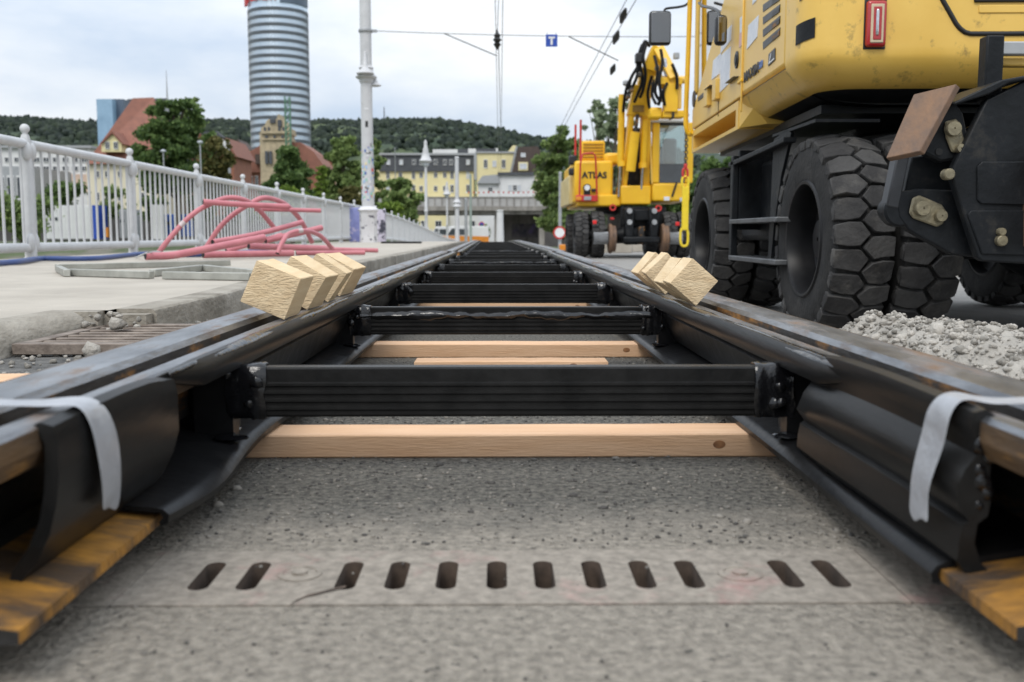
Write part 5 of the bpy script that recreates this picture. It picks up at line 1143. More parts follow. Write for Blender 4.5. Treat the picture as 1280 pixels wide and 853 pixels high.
# lifting sling hanging before the far cab
sg = thing('lifting_sling', 'yellow lifting sling on a red hook and black chain, hanging beside the far cab', 'lifting sling', at(856, 310, 17.5))
def ring_loop(px0, py0, px1, py1, d, r, name, m):
    cx, cy, rx, ry = (px0+px1)/2, (py0+py1)/2, (px1-px0)/2, (py1-py0)/2
    P_ = [at(cx+rx*math.copysign(abs(math.cos(t))**.7, math.cos(t)), cy+ry*math.copysign(abs(math.sin(t))**.7, math.sin(t)), d) for t in np.linspace(0, 2*math.pi, 20)]
    return MB().tube(P_, r, 8).build(name, m, sg, smooth=60)
m_sl = mat('sling_yellow', (.80, .60, .02), (.70, .5, .02), 9, .6)
ring_loop(852.5, 221, 860.5, 236, 17.5, .022, 'end_loop', m_sl); ring_loop(850.5, 285, 860, 308, 17.5, .022, 'end_loop', m_sl)
b = MB(); a_ = at(853, 234, 17.5); c_ = at(860, 288, 17.5); b.b2((a_.x, 17.47, c_.z), (c_.x, 17.53, a_.z)); b.build('webbing', m_sl, sg, bevel=.01)
ring_loop(853.5, 211, 859.5, 222, 17.5, .022, 'hook', m_red); b = MB(); p = at(857, 208, 17.5); b.box(p, (.06, .06, .09)); b.build('hook_shank', m_red, sg, bevel=.02)
for k in range(18):
    p = at(859-1.8*k/17, 140+66*k/17, 17.5+1.2*(1-k/17)); t = [p+Vector(((.028 if k % 2 else 0)*math.cos(a), (0 if k % 2 else .028)*math.cos(a), .036*math.sin(a))) for a in np.linspace(0, 2*math.pi, 9)]
    MB().tube(t, .010, 5).build('chain_link', m_dark, sg, smooth=60)
# bits on the road near the far excavator
a_ = at(700, 313, 30); c_ = at(713, 306, 30); tag(MB().b2((a_.x, 30, -.085-drop(30)), (c_.x, 30.5, c_.z)).build('yellow_box', m_orange, bevel=.02), 'small orange yellow box on the road left of the far excavator', 'box')
for k, (px0, px1, py, d, lab) in enumerate(((753, 790, 304, 25, 'pale concrete slab on the road behind the far excavator rail wheels'), (791, 812, 306, 26.5, 'short pale concrete slab behind the middle of the far excavator'))):
    a_ = at(px0, py, d); c_ = at(px1, py, d); tag(MB().b2((a_.x, d, -.09-drop(d)), (c_.x, d+.6, a_.z)).build('concrete_slab', m_walk, bevel=.02), lab, 'slab', 'concrete slabs on the road')
# ================================================================== TREES
def tree(px, ptop, pbot, hw, d, m, label, name='broadleaf_tree', n=7000, lsz=.30, grp=None, seed=1, airy=1.0, shape=None, zbase=None):
    rnd = random.Random(seed); np.random.seed(seed)
    k = d/F; x = at(px, 290, d).x; zt = at(px, ptop, d).z; zc = at(px, pbot, d).z; zb_ = terrain_z(x, d) if zbase is None else zbase
    t = thing(name, label, 'tree', (x, d, zb_), grp)
    H = zt-zc; Rw = hw*k; C = []
    for i in range(int(80*airy)+14):
        f = rnd.random(); zz = zc+H*(.06+.88*f)
        w_ = (shape(f) if shape else math.sin(math.pi*(.10+.82*f))**.6)*Rw
        a = rnd.uniform(0, 2*math.pi); rr = w_*rnd.uniform(.15, .92)
        s = Rw*rnd.uniform(.13, .27)*(1.2-.5*f); C.append(((x+rr*math.cos(a), d+rr*math.sin(a)*.8, zz), (s, s, s*.72)))
    V, Q = leaves(C, int(n*2.3), lsz*.8)
    V -= np.array(worldloc(t)); o = bulk('crown', V, Q, m, t)
    b = MB(); tz = zc+H*.55; b.tube([(x, d, zb_-.3), (x+.05*Rw, d, zc), (x-.04*Rw, d, tz), (x, d, zc+H*.85)], [Rw*.085, Rw*.065, Rw*.04, Rw*.012], 8)
    for c, s in C[:16]:
        z0_ = max(zb_+.5, min(tz, c[2]-H*.18)); b.tube([(x, d, z0_), ((x+c[0])/2, (d+c[1])/2, (z0_+c[2])/2+.03*H), c], [Rw*.035, Rw*.022, Rw*.008], 5)
    b.build('trunk', m_bark, t, smooth=50)
    return t
def bush(px, ptop, pbot, hw, d, m, label, seed, n=1800, lsz=.2, grp=None):
    np.random.seed(seed); rnd = random.Random(seed); k = d/F; x = at(px, 290, d).x; zt = at(px, ptop, d).z; zb_ = at(px, pbot, d).z; C = []
    for i in range(14):
        f = rnd.random(); s = hw*k*rnd.uniform(.28, .5); C.append(((x+rnd.uniform(-1, 1)*hw*k*.75, d+rnd.uniform(-.5, .5)*hw*k, zb_+(zt-zb_)*(.1+.72*f)), (s, s, s*.8)))
    V, Q = leaves(C, n, lsz); t = thing('bush', label, 'bush', (x, d, zb_), grp); V -= np.array(worldloc(t)); bulk('foliage', V, Q, m, t)
    MB().tube([(x, d, zb_-.3), (x, d, (zb_+zt)/2)], .05, 5).build('stem', m_bark, t)
    return t
GT = 'trees beyond the bridge railing'
tree(222, 122, 245, 50, 92, m_leafA, 'large dark green tree in front of the red roofed house', n=11000, lsz=.34, grp=GT, seed=11)
tree(246, 117, 235, 32, 97, m_leafB, 'airy taller tree with sky showing through, right behind the large dark one', n=2600, lsz=.30, grp=GT, seed=12, airy=.5)
tree(276, 168, 250, 26, 90, m_leafD, 'brownish green tree between the red house and the stone tower', n=4200, lsz=.3, grp=GT, seed=13)
tree(365, 182, 262, 36, 84, m_leafA, 'dark green round tree before the stone tower', n=7500, lsz=.3, grp=GT, seed=14)
tree(430, 166, 275, 30, 96, m_leafB, 'tall mid green tree left of the white mast', n=8000, lsz=.32, grp=GT, seed=15)
tree(466, 168, 275, 20, 98, m_leafB, 'mid green tree showing just right of the white mast', n=4500, lsz=.3, grp=GT, seed=16)
tree(403, 205, 268, 11, 78, m_leafC, 'slim bright yellow green young tree beside the dark round tree', n=2200, lsz=.2, grp=GT, seed=17)
tree(438, 232, 275, 22, 74, m_leafD, 'low olive coloured tree behind the end of the near railing', n=3500, lsz=.22, grp=GT, seed=18)
tree(500, 222, 285, 30, 72, m_leafB, 'spreading green tree in front of the yellow apartment building', n=4200, lsz=.26, grp=GT, seed=19, airy=.8)
bush(487, 252, 278, 14, 66, m_leafC, 'rounded yellowish bush at the foot of the spreading tree', 20, grp='bushes beyond the railing')
bush(362, 232, 268, 22, 76, m_leafC, 'light green bush below the dark round tree', 21, 2200, grp='bushes beyond the railing')
GT2 = 'trees on the right beyond the excavators'
tree(700, 152, 300, 38, 74, m_leafB, 'dense green tree at the right end of the viaduct', n=11000, lsz=.30, grp=GT2, seed=31)
tree(768, 112, 300, 34, 88, m_leafE, 'tall silvery green poplar behind the far excavator', n=7000, lsz=.30, grp=GT2, seed=32, airy=.9)
tree(745, 118, 290, 26, 92, m_leafE, 'slim silvery poplar with a loose crown behind the far excavator boom', n=5200, lsz=.28, grp=GT2, seed=33, airy=.9)
tree(838, 205, 320, 55, 66, m_leafA, 'dark green tree low behind the far excavator cab', n=7000, lsz=.3, grp=GT2, seed=34)
tree(905, 190, 320, 50, 60, m_leafA, 'dark green tree hidden behind the near excavator', n=4000, lsz=.3, grp=GT2, seed=35)
bush(716, 280, 300, 12, 66, m_leafB, 'low bright bush beside the traffic sign pole', 36, 1500, .16, grp='bushes by the viaduct')
bush(600, 284, 296, 12, 108, m_leafB, 'low hedge like bush in front of the underpass opening', 37, 900, .22, grp='bushes by the viaduct')
bush(26, 238, 300, 40, 70, m_leafB, 'big green bush on the river bank behind the railing', 38, 5000, .22, grp='bushes on the river bank')
bush(85, 225, 262, 22, 110, m_leafA, 'dark green shrub before the white buildings behind the railing', 39, 2500, .3, grp='bushes on the river bank')
for k, (px, pt, hw, d) in enumerate(((150, 232, 18, 104), (196, 240, 16, 100), (255, 246, 20, 96), (300, 252, 20, 92), (330, 250, 16, 90))):
    bush(px, pt, 275, hw, d, m_leafA if k % 2 else m_leafB, ['green shrub below the cream house wall', 'dark shrub left of the second railing post', 'green shrub right of the large dark tree foot', 'dark shrub under the brownish tree', 'green shrub left of the dark round tree'][k], 40+k, 2000, .26, grp='bushes on the river bank')
# ================================================================== HILLS
def hills(name, pts, d, m, seed, depth, label):
    rnd = np.random.RandomState(seed); n = 420; pxs = np.linspace(-900, 2100, n)
    py = np.interp(pxs, [p[0] for p in pts], [p[1] for p in pts]); rows = 26; V = []
    base = [at(float(p), float(q), d) for p, q in zip(pxs, py)]
    s = np.zeros((rows, n)); 
    for j in range(rows):
        f = j/(rows-1); bump = rnd.uniform(-1, 1, n)*d*.0016
        for i in range(n):
            p = base[i]; z = -20+(p.z+20)*(math.sin(f*math.pi/2))**.9; dd = d-depth*(1-f)
            V.append((p.x*dd/d if False else p.x, dd, z+bump[i]+(d*.002*math.sin(i*.35+j*1.7+seed) if 0 < f else 0)))
    for i in range(n): V.append((base[i].x, d+depth*.5, -20))
    R_ = rows+1; Q = np.array([(j*n+i, j*n+i+1, (j+1)*n+i+1, (j+1)*n+i) for j in range(R_-1) for i in range(n-1)])
    o = bulk(name, np.array(V), Q, m, smooth=True); o['kind'] = 'structure'; o['label'] = label
    return o
hills('hills', [(-900, 150), (-300, 152), (0, 157), (60, 157), (110, 160), (200, 166), (300, 161), (370, 163), (400, 164), (430, 161), (470, 162), (520, 160), (560, 161), (590, 165), (620, 172), (645, 178), (680, 184), (740, 190), (900, 200), (1300, 190), (2100, 180)], 1500, m_hill, 3, 700, 'wooded hills along the horizon')
# tufts of forest along the crest and slope, so the skyline is ragged
np.random.seed(77); P = []; HP = [(-900, 150), (-300, 152), (0, 157), (60, 157), (110, 160), (200, 166), (300, 161), (370, 163), (400, 164), (430, 161), (470, 162), (520, 160), (560, 161), (590, 165), (620, 172), (645, 178), (680, 184), (740, 190), (900, 200), (1300, 190), (2100, 180)]
for _ in range(9000):
    px = np.random.uniform(-120, 820); f = 1-np.random.rand()**1.5*.62
    p = at(px, float(np.interp(px, [q[0] for q in HP], [q[1] for q in HP])), 1500); P.append((p.x, 1500-700*(1-f), -20+(p.z+20)*math.sin(f*math.pi/2)**.9+np.random.uniform(-1, 2)))
P = np.array(P); V, Q = rocks(P, np.random.uniform(3.6, 7.0, len(P)), 1.15); tag(bulk('forest', V, Q, leaf_mat('forest_leaf', (.046, .066, .040), (.016, .028, .02))), 'dense forest covering the hills on the horizon', kind='stuff')
# TV mast on the hill
p = at(480.5, 162, 1480); tm = thing('television_tower', 'small television tower standing on the hill crest right of the white mast', 'tower', p)
k = 1480/F
MB().lathe([(1.6*k, -5*k), (1.2*k, 4*k)], p, 12).build('shaft', m_slate, tm); MB().lathe([(1.2*k, 3.5*k), (4*k, 7*k), (4.2*k, 8.5*k), (2*k, 10*k)], p, 16).build('platform', m_slate, tm); MB().lathe([(.9*k, 9.5*k), (.45*k, 27*k)], p, 8).build('antenna', m_slate, tm)
for k_, (px, py, w_, h_, lab) in enumerate(((510, 168, 9, 5, 'pale blue grey house high on the wooded hill'), (523, 166, 8, 7, 'small brownish house with a tower high on the wooded hill'))):
    a_ = at(px-w_/2, py+h_/2, 1260); c_ = at(px+w_/2, py-h_/2, 1260); hs = thing('hill_house', lab, 'house', (a_.x, 1260, a_.z), 'houses on the hill')
    MB().b2((a_.x, 1260, a_.z-4), (c_.x, 1270, c_.z)).build('wall', m_bluegl if k_ == 0 else m_cwall, hs); MB().hull([Vector((a_.x-1, 1258, c_.z)), Vector((c_.x+1, 1258, c_.z)), Vector(((a_.x+c_.x)/2, 1258, c_.z+3))], [Vector((a_.x-1, 1272, c_.z)), Vector((c_.x+1, 1272, c_.z)), Vector(((a_.x+c_.x)/2, 1272, c_.z+3))]).build('roof', m_tile if k_ else m_slate, hs)
# ================================================================== ROUND GLASS TOWER
TD = 533; a_ = at(304.5, 150, TD); c_ = at(380.5, 150, TD); TX = (a_.x+c_.x)/2; TR = (c_.x-a_.x)/2*.998
tw = thing('office_tower', 'tall round office tower with alternating pale glass and dark grey bands', 'tower', (TX, TD+TR, -1))
ztop = at(340, 8, TD).z; fl = at(340, 100, TD).z-at(340, 109.7, TD).z
def facade(m, r, z0_, z1_, name, n=72): return MB().lathe([(r*.9, z0_), (r, z0_), (r, z1_), (r*.9, z1_)], (TX, TD+TR, 0), n).build(name, m, tw, smooth=25)
src = src2 = None; nfl = 31
MB().lathe([(TR*.93, -1), (TR*.93, ztop+1)], (TX, TD+TR, 0), 72).build('core', m_tband, tw, smooth=30)
for i in range(nfl):
    z1_ = ztop-fl*i
    if src is None:
        src = facade(m_tband, TR, z1_-fl*.44, z1_, 'spandrel_band'); src2 = facade(m_tglass, TR*.988, z1_-fl*.998, z1_-fl*.442, 'window_band')
        mu = MB()
        for q in range(96):
            t = 2*math.pi*q/96; mu.box((TX+TR*.992*math.cos(t), TD+TR+TR*.992*math.sin(t), z1_-fl*.72), (.18, .18, fl*.55))
        src3 = tag(mu.build('mullion', m_grey, tw), kind='stuff')
    else:
        inst(src, tw, Vector((0, 0, -fl*i))); inst(src2, tw, Vector((0, 0, -fl*i))); inst(src3, tw, Vector((0, 0, -fl*i)))
zc_ = ztop
MB().lathe([(TR*.985, zc_+.01), (TR*.99, zc_+fl*1.3), (TR*.99, zc_+fl*2.4), (TR*.9, zc_+fl*2.4)], (TX, TD+TR, 0), 72).build('crown_ring', m_tglass, tw, smooth=25)
b = MB(); rg = []
for q in range(15):
    t = -math.pi/2+.28+1.2*q/14
    rg.append([Vector((TX+(TR+o_)*math.cos(t), TD+TR+(TR+o_)*math.sin(t), zc_+fl*zz)) for o_, zz in ((-.2, .55), (.5, .55), (.5, 2.6), (-.2, 2.6))])
b.loft(rg); b.build('crown_panel', m_tcap, tw)
for k, ch in enumerate('ETOWER'):
    t = -math.pi/2-1.12+.235*k; rr_ = TR+.9
    if ch == 'E' and k == 0:
        b = MB(); b.box((TX+rr_*math.cos(t), TD+TR+rr_*math.sin(t), zc_+fl*1.0), (4, 1, 4.2), Matrix.Rotation(t+math.pi/2, 3, 'Z')); b.build('logo_block', m_red, tw); continue
    mm = Matrix.Translation((TX+rr_*math.cos(t), TD+TR+rr_*math.sin(t), zc_+fl*1.25)) @ Matrix.Rotation(t+math.pi/2, 4, 'Z') @ Matrix.Rotation(R(90), 4, 'X')
    text_mesh('lettering', ch, 6.0, m_red, tw, mm, .2, .12)
# ================================================================== HOUSES
def win(parent, proto, x, y, z, w_, h_, ry=0):       # window part with a pane sub-part, sharing mesh data
    if proto[0] is None:
        b = MB(); b.b2((-.5, -.06, -.5), (.5, .02, -.42)); b.b2((-.5, -.06, .42), (.5, .02, .5)); b.b2((-.5, -.06, -.42), (-.42, .02, .42)); b.b2((.42, -.06, -.42), (.5, .02, .42)); b.b2((-.03, -.05, -.42), (.03, .02, .42))
        o = b.build('window', proto[1]); p_ = MB().b2((-.42, -.03, -.42), (.42, .0, .42)).build('pane', proto[2]); p_.parent = o; proto[0] = o
        o.parent = parent
    else:
        o = proto[0].copy(); COL.objects.link(o); o.parent = parent
        for ch in proto[0].children: c = ch.copy(); COL.objects.link(c); c.parent = o
    o.location = Vector((x, y, z))-worldloc(parent); o.scale = (w_, 1.5, h_); return o
WD = [None, m_wwall, m_win]; WL = [None, m_wwall, m_winl]
def pbox(px0, py0, px1, py1, d, dep, name, m, parent, bev=0, zb_=None):
    a_ = at(px0, py1, d); c_ = at(px1, py0, d); return MB().b2((a_.x, d, a_.z if zb_ is None else zb_), (c_.x, d+dep, c_.z)).build(name, m, parent, bevel=bev)
def pwin(parent, proto, px, py, pw, ph, d): p = at(px, py, d); k = d/F; return win(parent, proto, p.x, d-.02, p.z, pw*k, ph*k)
def house(name, label, px, d, cat='house', grp='houses beyond the river'):
    p = at(px, 290, d); return thing(name, label, cat, (p.x, d, terrain_z(p.x, d)), grp)
def poly(pxs, d, dep, name, m, parent):
    P_ = [at(px, py, d) for px, py in pxs]; P_ = [Vector((p.x, d, p.z)) for p in P_]; return MB().hull(P_, [p+Vector((0, dep, 0)) for p in P_]).build(name, m, parent)
# red roofed house
hd = 122; h1_ = house('red_roof_house', 'cream house with a steep red tiled hip roof and a small gabled dormer', 160, hd)
zg = terrain_z(h1_.location.x, hd)
pbox(112, 203, 204, 300, hd, 14, 'wall', m_cwall, h1_, zb_=zg-.5)
a_, b_, c_, d_ = at(107, 205, hd-.6), at(208, 205, hd-.6), at(166, 123, hd+5), at(192, 122, hd+6)
e_ = Vector((b_.x, hd+15, b_.z)); f_ = Vector((a_.x, hd+15, a_.z))
MB().add([a_, b_, c_, d_, e_, f_], [(0, 1, 3, 2), (1, 4, 3), (4, 5, 2, 3), (5, 0, 2), (0, 5, 4, 1)]).build('roof', m_tile, h1_)
dm = poly([(127, 190), (127, 177), (140, 166), (152, 178), (152, 190)], hd-.9, 5, 'dormer', m_ywall, h1_)
poly([(124.5, 179.5), (140, 163.5), (155, 180.5), (152.5, 180.5), (140, 167), (127, 179.5)], hd-1.2, 5.5, 'dormer_roof', m_tile, h1_)
for px in (134.5, 145): pwin(h1_, WD, px, 182, 5.5, 9, hd-.92)
for px in (122, 134, 150, 163, 178, 192):
    for py in (218, 246): pwin(h1_, WD, px, py, 5, 11 if py > 230 else 8, hd)
# glass block and grey roof behind it
hb = house('glass_office_block', 'blue glass office block with a grey roofed wing behind the red roofed house', 150, 300, 'office block')
pbox(128, 124, 140, 300, 300, 22, 'glass_front', m_bluegl, hb, zb_=-1); pbox(140.1, 124, 154, 300, 303, 18, 'dark_side', m_tcap, hb, zb_=-1); pbox(142, 131, 205, 300, 322, 25, 'grey_wing', m_grey, hb, zb_=-1); poly([(150, 131), (160, 124), (208, 123), (208, 131)], 322, 25, 'grey_roof', m_slate, hb)
p = at(209, 122, 310); tag(MB().lathe([(.35, -25), (.25, 0), (.08, 8)], p, 6).build('radio_mast', m_grey), 'thin radio mast rising behind the large dark tree', 'mast')
# white buildings behind the railing at the far left
hw_ = house('white_flat_building', 'long white flat roofed building seen through the railing at the far left', 50, 150, 'building')
pbox(-60, 185, 112, 300, 150, 16, 'wall', m_wwall, hw_, zb_=-1); pbox(-62, 182, 114, 185, 149.5, 17, 'roof_slab', m_grey, hw_); pbox(-60, 218, 112, 240, 149.7, .3, 'plinth_band', mat('salmon_render', (.62, .46, .36), None, 1, .9), hw_)
for k in range(14):
    for py in (200, 211): pwin(hw_, WD, -50+12*k, py, 8, 6, 149.98)
hl = house('grey_glass_hall', 'low grey building with tall windows at the left edge behind the railing', 10, 118, 'building'); pbox(-80, 208, 34, 300, 118, 12, 'wall', m_grey, hl, zb_=-1)
for k in range(9): pwin(hl, WD, -70+12*k, 235, 9, 30, 118)
# orange brick gable house, grey roof house
hg = house('brick_gable_house', 'orange brick house with a dark roof behind the brownish tree', 262, 128); pbox(244, 190, 292, 300, 128, 9, 'wall', m_brick, hg, zb_=-1); poly([(240, 192), (250, 165), (282, 172), (296, 196)], 127.5, 10, 'roof', m_tile, hg)
poly([(262, 172), (272, 168), (282, 178), (284, 190), (262, 190)], 126.8, .6, 'gable', m_wwall, hg); poly([(248, 166), (270, 164), (280, 172), (262, 173)], 126.7, .8, 'grey_roof', m_slate, hg)
for px in (256, 272): pwin(hg, WD, px, 205, 6, 10, 128)
p = at(286, 200, 125); tag(MB().lathe([(.25, -8), (.2, 2.2)], p, 8).build('flue', m_grey), 'grey metal flue beside the orange brick house', 'flue')
# stone tower house with red roof
sd_ = 178; hs = house('stone_tower_house', 'sandstone tower with pinnacled gables beside a long red tiled roof', 340, sd_, 'building')
pbox(328, 166, 361, 300, sd_, 5, 'tower', m_sand, hs, zb_=-1)
poly([(326, 166), (326, 160), (331, 157), (333, 151), (337, 149), (346, 149), (347, 143), (349, 143), (350, 149), (354, 150), (357, 158), (362, 160), (362, 166)], sd_-.3, 5.4, 'stepped_gable', m_sand, hs)
for q in ((337.5, 149, 344, 154), (347, 150, 352, 158)): pbox(*q, sd_-.6, .4, 'gable_roof', m_slate, hs)
pbox(326.5, 164, 362, 167, sd_-.5, 6, 'cornice', m_sand, hs); pbox(327, 173, 361.5, 175, sd_-.35, 5.6, 'cornice', m_sand, hs)
for px, py, w_, h_ in ((333, 197, 3.2, 16), (338, 197, 3.2, 16), (331, 162, 2.4, 6), (336, 162, 2.4, 6), (349, 160, 3, 7), (354, 162, 2.4, 6), (333, 171, 3, 3), (343, 171, 3, 3), (353, 171, 3, 3), (350, 190, 3, 10)): pbox(px-w_/2, py-h_/2, px+w_/2, py+h_/2, sd_-.45, .4, 'window_opening', m_win, hs)
poly([(278, 216), (302, 196), (328, 180), (375, 178), (392, 190), (410, 215)], sd_+2, 12, 'red_roof', m_tile, hs); pbox(282, 213, 408, 300, sd_+2.6, 10, 'hall_wall', m_brick, hs, zb_=-1)
pbox(319, 193, 327, 205, sd_+1.2, 2, 'roof_dormer', m_brownroof, hs); poly([(291, 220), (292, 206), (298, 199), (305, 206), (306, 220)], sd_+.5, 2, 'small_gable', m_sand, hs); pbox(296, 206, 301, 216, sd_+.3, .3, 'window_opening', m_win, hs)
for k in range(8): pwin(hs, WD, 286+7*k, 226, 4, 12, sd_+2.58)
p = at(301, 196, 176); o = thing('chimney_vent', 'pale flat topped vent on the red tiled roof left of the stone tower', 'vent', p); MB().lathe([(.35, -2), (.3, 1)], p, 10).build('pipe', m_grey, o); MB().lathe([(1.3, 1.0), (1.3, 1.3)], p, 14).build('cap', m_wwall, o)
# green crane mast
p = at(361, 200, 150); cr = thing('crane_mast', 'green lattice mast rising beside the sandstone tower', 'mast', p); zt_ = at(361, 121, 150).z; m_cg = mat('crane_green', (.10, .22, .14), None, 5, .5)
for dx in (-.35, .35):
    for dy in (-.35, .35): MB().tube([(p.x+dx, 150+dy, -1), (p.x+dx, 150+dy, zt_)], .07, 5).build('leg', m_cg, cr)
b = MB(); z = 0
while z < zt_-.8:
    for dy in (-.35, .35): b.tube([(p.x-.35, 150+dy, z), (p.x+.35, 150+dy, z+.75)], .05, 4)
    z += .75
tag(b.build('brace', m_cg, cr), kind='stuff')
# distant roofs between the trees
for k, (x0_, x1_, py, d, rm, lab) in enumerate(((378, 402, 196, 230, m_tile, 'red roofed house half hidden behind the dark round tree'), (398, 425, 204, 240, m_brick, 'brick coloured house behind the slim yellow green tree'), (288, 306, 178, 260, m_brownroof, 'dark roofed house between the brick house and the glass tower'), (448, 470, 205, 210, m_ywall, 'pale house behind the white mast'))):
    o = house('distant_house', lab, (x0_+x1_)/2, d); pbox(x0_, py+8, x1_, 300, d, 9, 'wall', m_cwall, o, zb_=-1); poly([(x0_-1, py+8), ((x0_+x1_)/2, py-4), (x1_+1, py+8)], d-.4, 10, 'roof', rm, o)
    for q in (-.25, .25): pwin(o, WD, (x0_+x1_)/2+q*(x1_-x0_), py+16, 4, 6, d)
# yellow apartment building
yd = 195; hy = house('yellow_apartment_house', 'long yellow apartment building with a dark mansard roof', 560, yd, 'building', None)
pbox(466, 213, 592, 300, yd, 12, 'wall', m_ywall, hy, zb_=-1); poly([(474, 214.5), (477, 194), (592, 193), (594, 214.5)], yd-.4, 11, 'mansard', m_slate, hy); pbox(474, 191.5, 593, 194, yd-.8, 12, 'eaves', m_grey, hy)
poly([(463, 224), (474, 213), (474, 300), (463, 300)], yd+.2, 11, 'end_wall', m_ywall, hy)
for k, px in enumerate((485.5, 501.5, 517.5, 527, 544.5, 556, 564, 585)): pwin(hy, WL if k in (0, 1, 7) else WD, px, 203, 4.6, 6.5, yd-.45)
for px in (485, 500.5, 517, 526.5, 544.5, 556, 565, 585):
    for k, py in enumerate((218.5, 236, 252)): pwin(hy, WD if (int(px)+k) % 3 else WL, px, py if k != 0 else 219, 4.6, 10 if (int(px) % 2) else 7, yd)
hy2 = house('yellow_gable_block', 'yellow block with a flat roof right of the mansard building', 620, yd-6, 'building', None)
pbox(596, 191, 642, 300, yd-6, 12, 'wall', m_ywall, hy2, zb_=-1); pbox(594, 189.5, 644, 191.5, yd-6.3, 13, 'roof_edge', m_grey, hy2); poly([(634, 191), (641, 182), (645, 182), (645, 191)], yd-6.2, 12, 'parapet', m_ywall, hy2)
poly([(637, 217), (644.5, 183), (647, 183), (640, 217)], yd-6.6, 12, 'fire_wall', m_grey, hy2); pbox(592.5, 192, 596, 225, yd-6.2, 1, 'downpipe_wall', m_grey, hy2)
for px, pr in ((607, WD), (618, WL), (629.5, WD)): pwin(hy2, pr, px, 205, 5, 11 if pr is WD else 8, yd-6)
for px in (607, 618, 629.5): pwin(hy2, WD, px, 228, 5, 9, yd-6)
pr_ = house('penthouse_row', 'row of pale and grey flat penthouses above the mansard roof', 580, yd+14, 'building', None)
for q, m_ in (((541, 187, 572, 195), m_wwall), ((572.2, 186.5, 585, 195), m_slate), ((585.2, 186, 595, 195), m_wwall), ((595.2, 186, 620, 193), m_slate), ((619, 185.5, 622.5, 193), m_wwall)): pbox(*q, yd+14+q[0]*.001, 6, 'penthouse', m_, pr_)
# dark gabled house and white house
hk = house('brown_roof_house', 'steep dark brown roofed house with a dormer right of the yellow block', 660, 178, 'house', None)
poly([(640, 215), (648, 184), (672, 183), (690, 215)], 178, 10, 'roof', m_brownroof, hk); pbox(642, 214, 688, 300, 178.5, 9, 'wall', m_cwall, hk, zb_=-1); pbox(648, 203, 660, 213.5, 177.4, 2, 'dormer', m_ywall, hk); pwin(hk, WL, 654, 208, 9, 7, 177.38); pwin(hk, WL, 654, 194, 6, 5, 177.95)
hwt = house('white_house', 'white rendered house behind the viaduct parapet', 640, 166, 'house', None)
pbox(624, 219, 668, 300, 166, 10, 'wall', m_wwall, hwt, zb_=-1); pbox(598, 229, 623.8, 300, 166.4, 9, 'wing_wall', m_wwall, hwt, zb_=-1); poly([(596, 229.5), (603, 220), (624, 218), (625, 229.5)], 165.8, 10, 'wing_roof', m_grey, hwt); pbox(622, 215.5, 669, 219, 165.5, 11, 'roof', m_slate, hwt)
for px in (637.5, 643.5, 649): pwin(hwt, WD if px == 643.5 else WL, px, 235, 5, 7.5, 166)
pwin(hwt, WD, 613, 237, 6, 6, 166.4)
# ================================================================== RAILWAY VIADUCT
vd = 140; va = thing('railway_viaduct', 'grey concrete railway viaduct crossing the street with an underpass', 'viaduct', (at(610, 290, vd).x, vd, -1.3))
pbox(440, 258, 800, 263.5, vd, 11, 'deck_edge', m_vconc, va); pbox(440, 263.6, 800, 268, vd+.6, 10, 'girder', m_vconc, va); pbox(440, 247.5, 800, 258, vd+.3, .35, 'parapet', mat('parapet_grey', (.46, .45, .44), (.33, .32, .31), .5, .9), va)
for k in range(40):
    px = 444+9*k; pbox(px, 247, px+.9, 258, vd+.1, .19, 'parapet_post', m_vconc, va)
pbox(440, 246.2, 800, 247.4, vd+.2, .5, 'parapet_cap', m_vconc, va)
for x0_, x1_ in ((618, 622), (674, 681)): pbox(x0_, 268.1, x1_, 312, vd+1, 8, 'pier', m_vconc, va)
pbox(681.2, 262, 860, 312, vd+.8, 10, 'abutment', m_vdark, va); pbox(628, 268.2, 674, 312, vd+7.5, .5, 'underpass_wall', m_vconc, va)
b = MB(); a_ = at(628, 300, vd+9.3); c_ = at(656, 285, vd+9.3)
for px0, py0, px1, py1, nm in ((640, 280, 672, 297, 'mural'),): pbox(px0, py0, px1, py1, vd+7.3, .15, nm, mat('mural_paint', (.22, .20, .20), (.05, .05, .07), 1.2, .9, spot=(.18, .14, .28), sscale=.5, sth=(.58, .66)), va)
o = pole(625, 263, vd-2, .5, 'white round column standing in front of the underpass', m_wwall, 'column')
tp_ = thing('barrier_tape', 'red and white barrier tape line strung above the viaduct parapet', 'barrier tape', at(640, 241, vd-.2))
for k in range(30):
    px = 582+3.1*k; pbox(px, 239.8+.3*math.sin(k*.4), px+(2.0 if k % 2 else 1.6), 241.6+.3*math.sin(k*.4), vd-.1, .03, 'tape_mark', m_red if k % 2 else m_signwhite, tp_)
hlow = house('low_white_shop', 'low white building seen through the viaduct opening', 600, 190, 'building', None); pbox(540, 266, 622, 300, 188, 8, 'wall', m_wwall, hlow, zb_=-1.5); pbox(520, 266, 560, 300, 187, 8, 'yellow_wall', m_ywall, hlow, zb_=-1.5)
for px in (530, 548, 590, 606): pwin(hlow, WD, px, 280, 8, 8, 187.98 if px > 560 else 186.98)
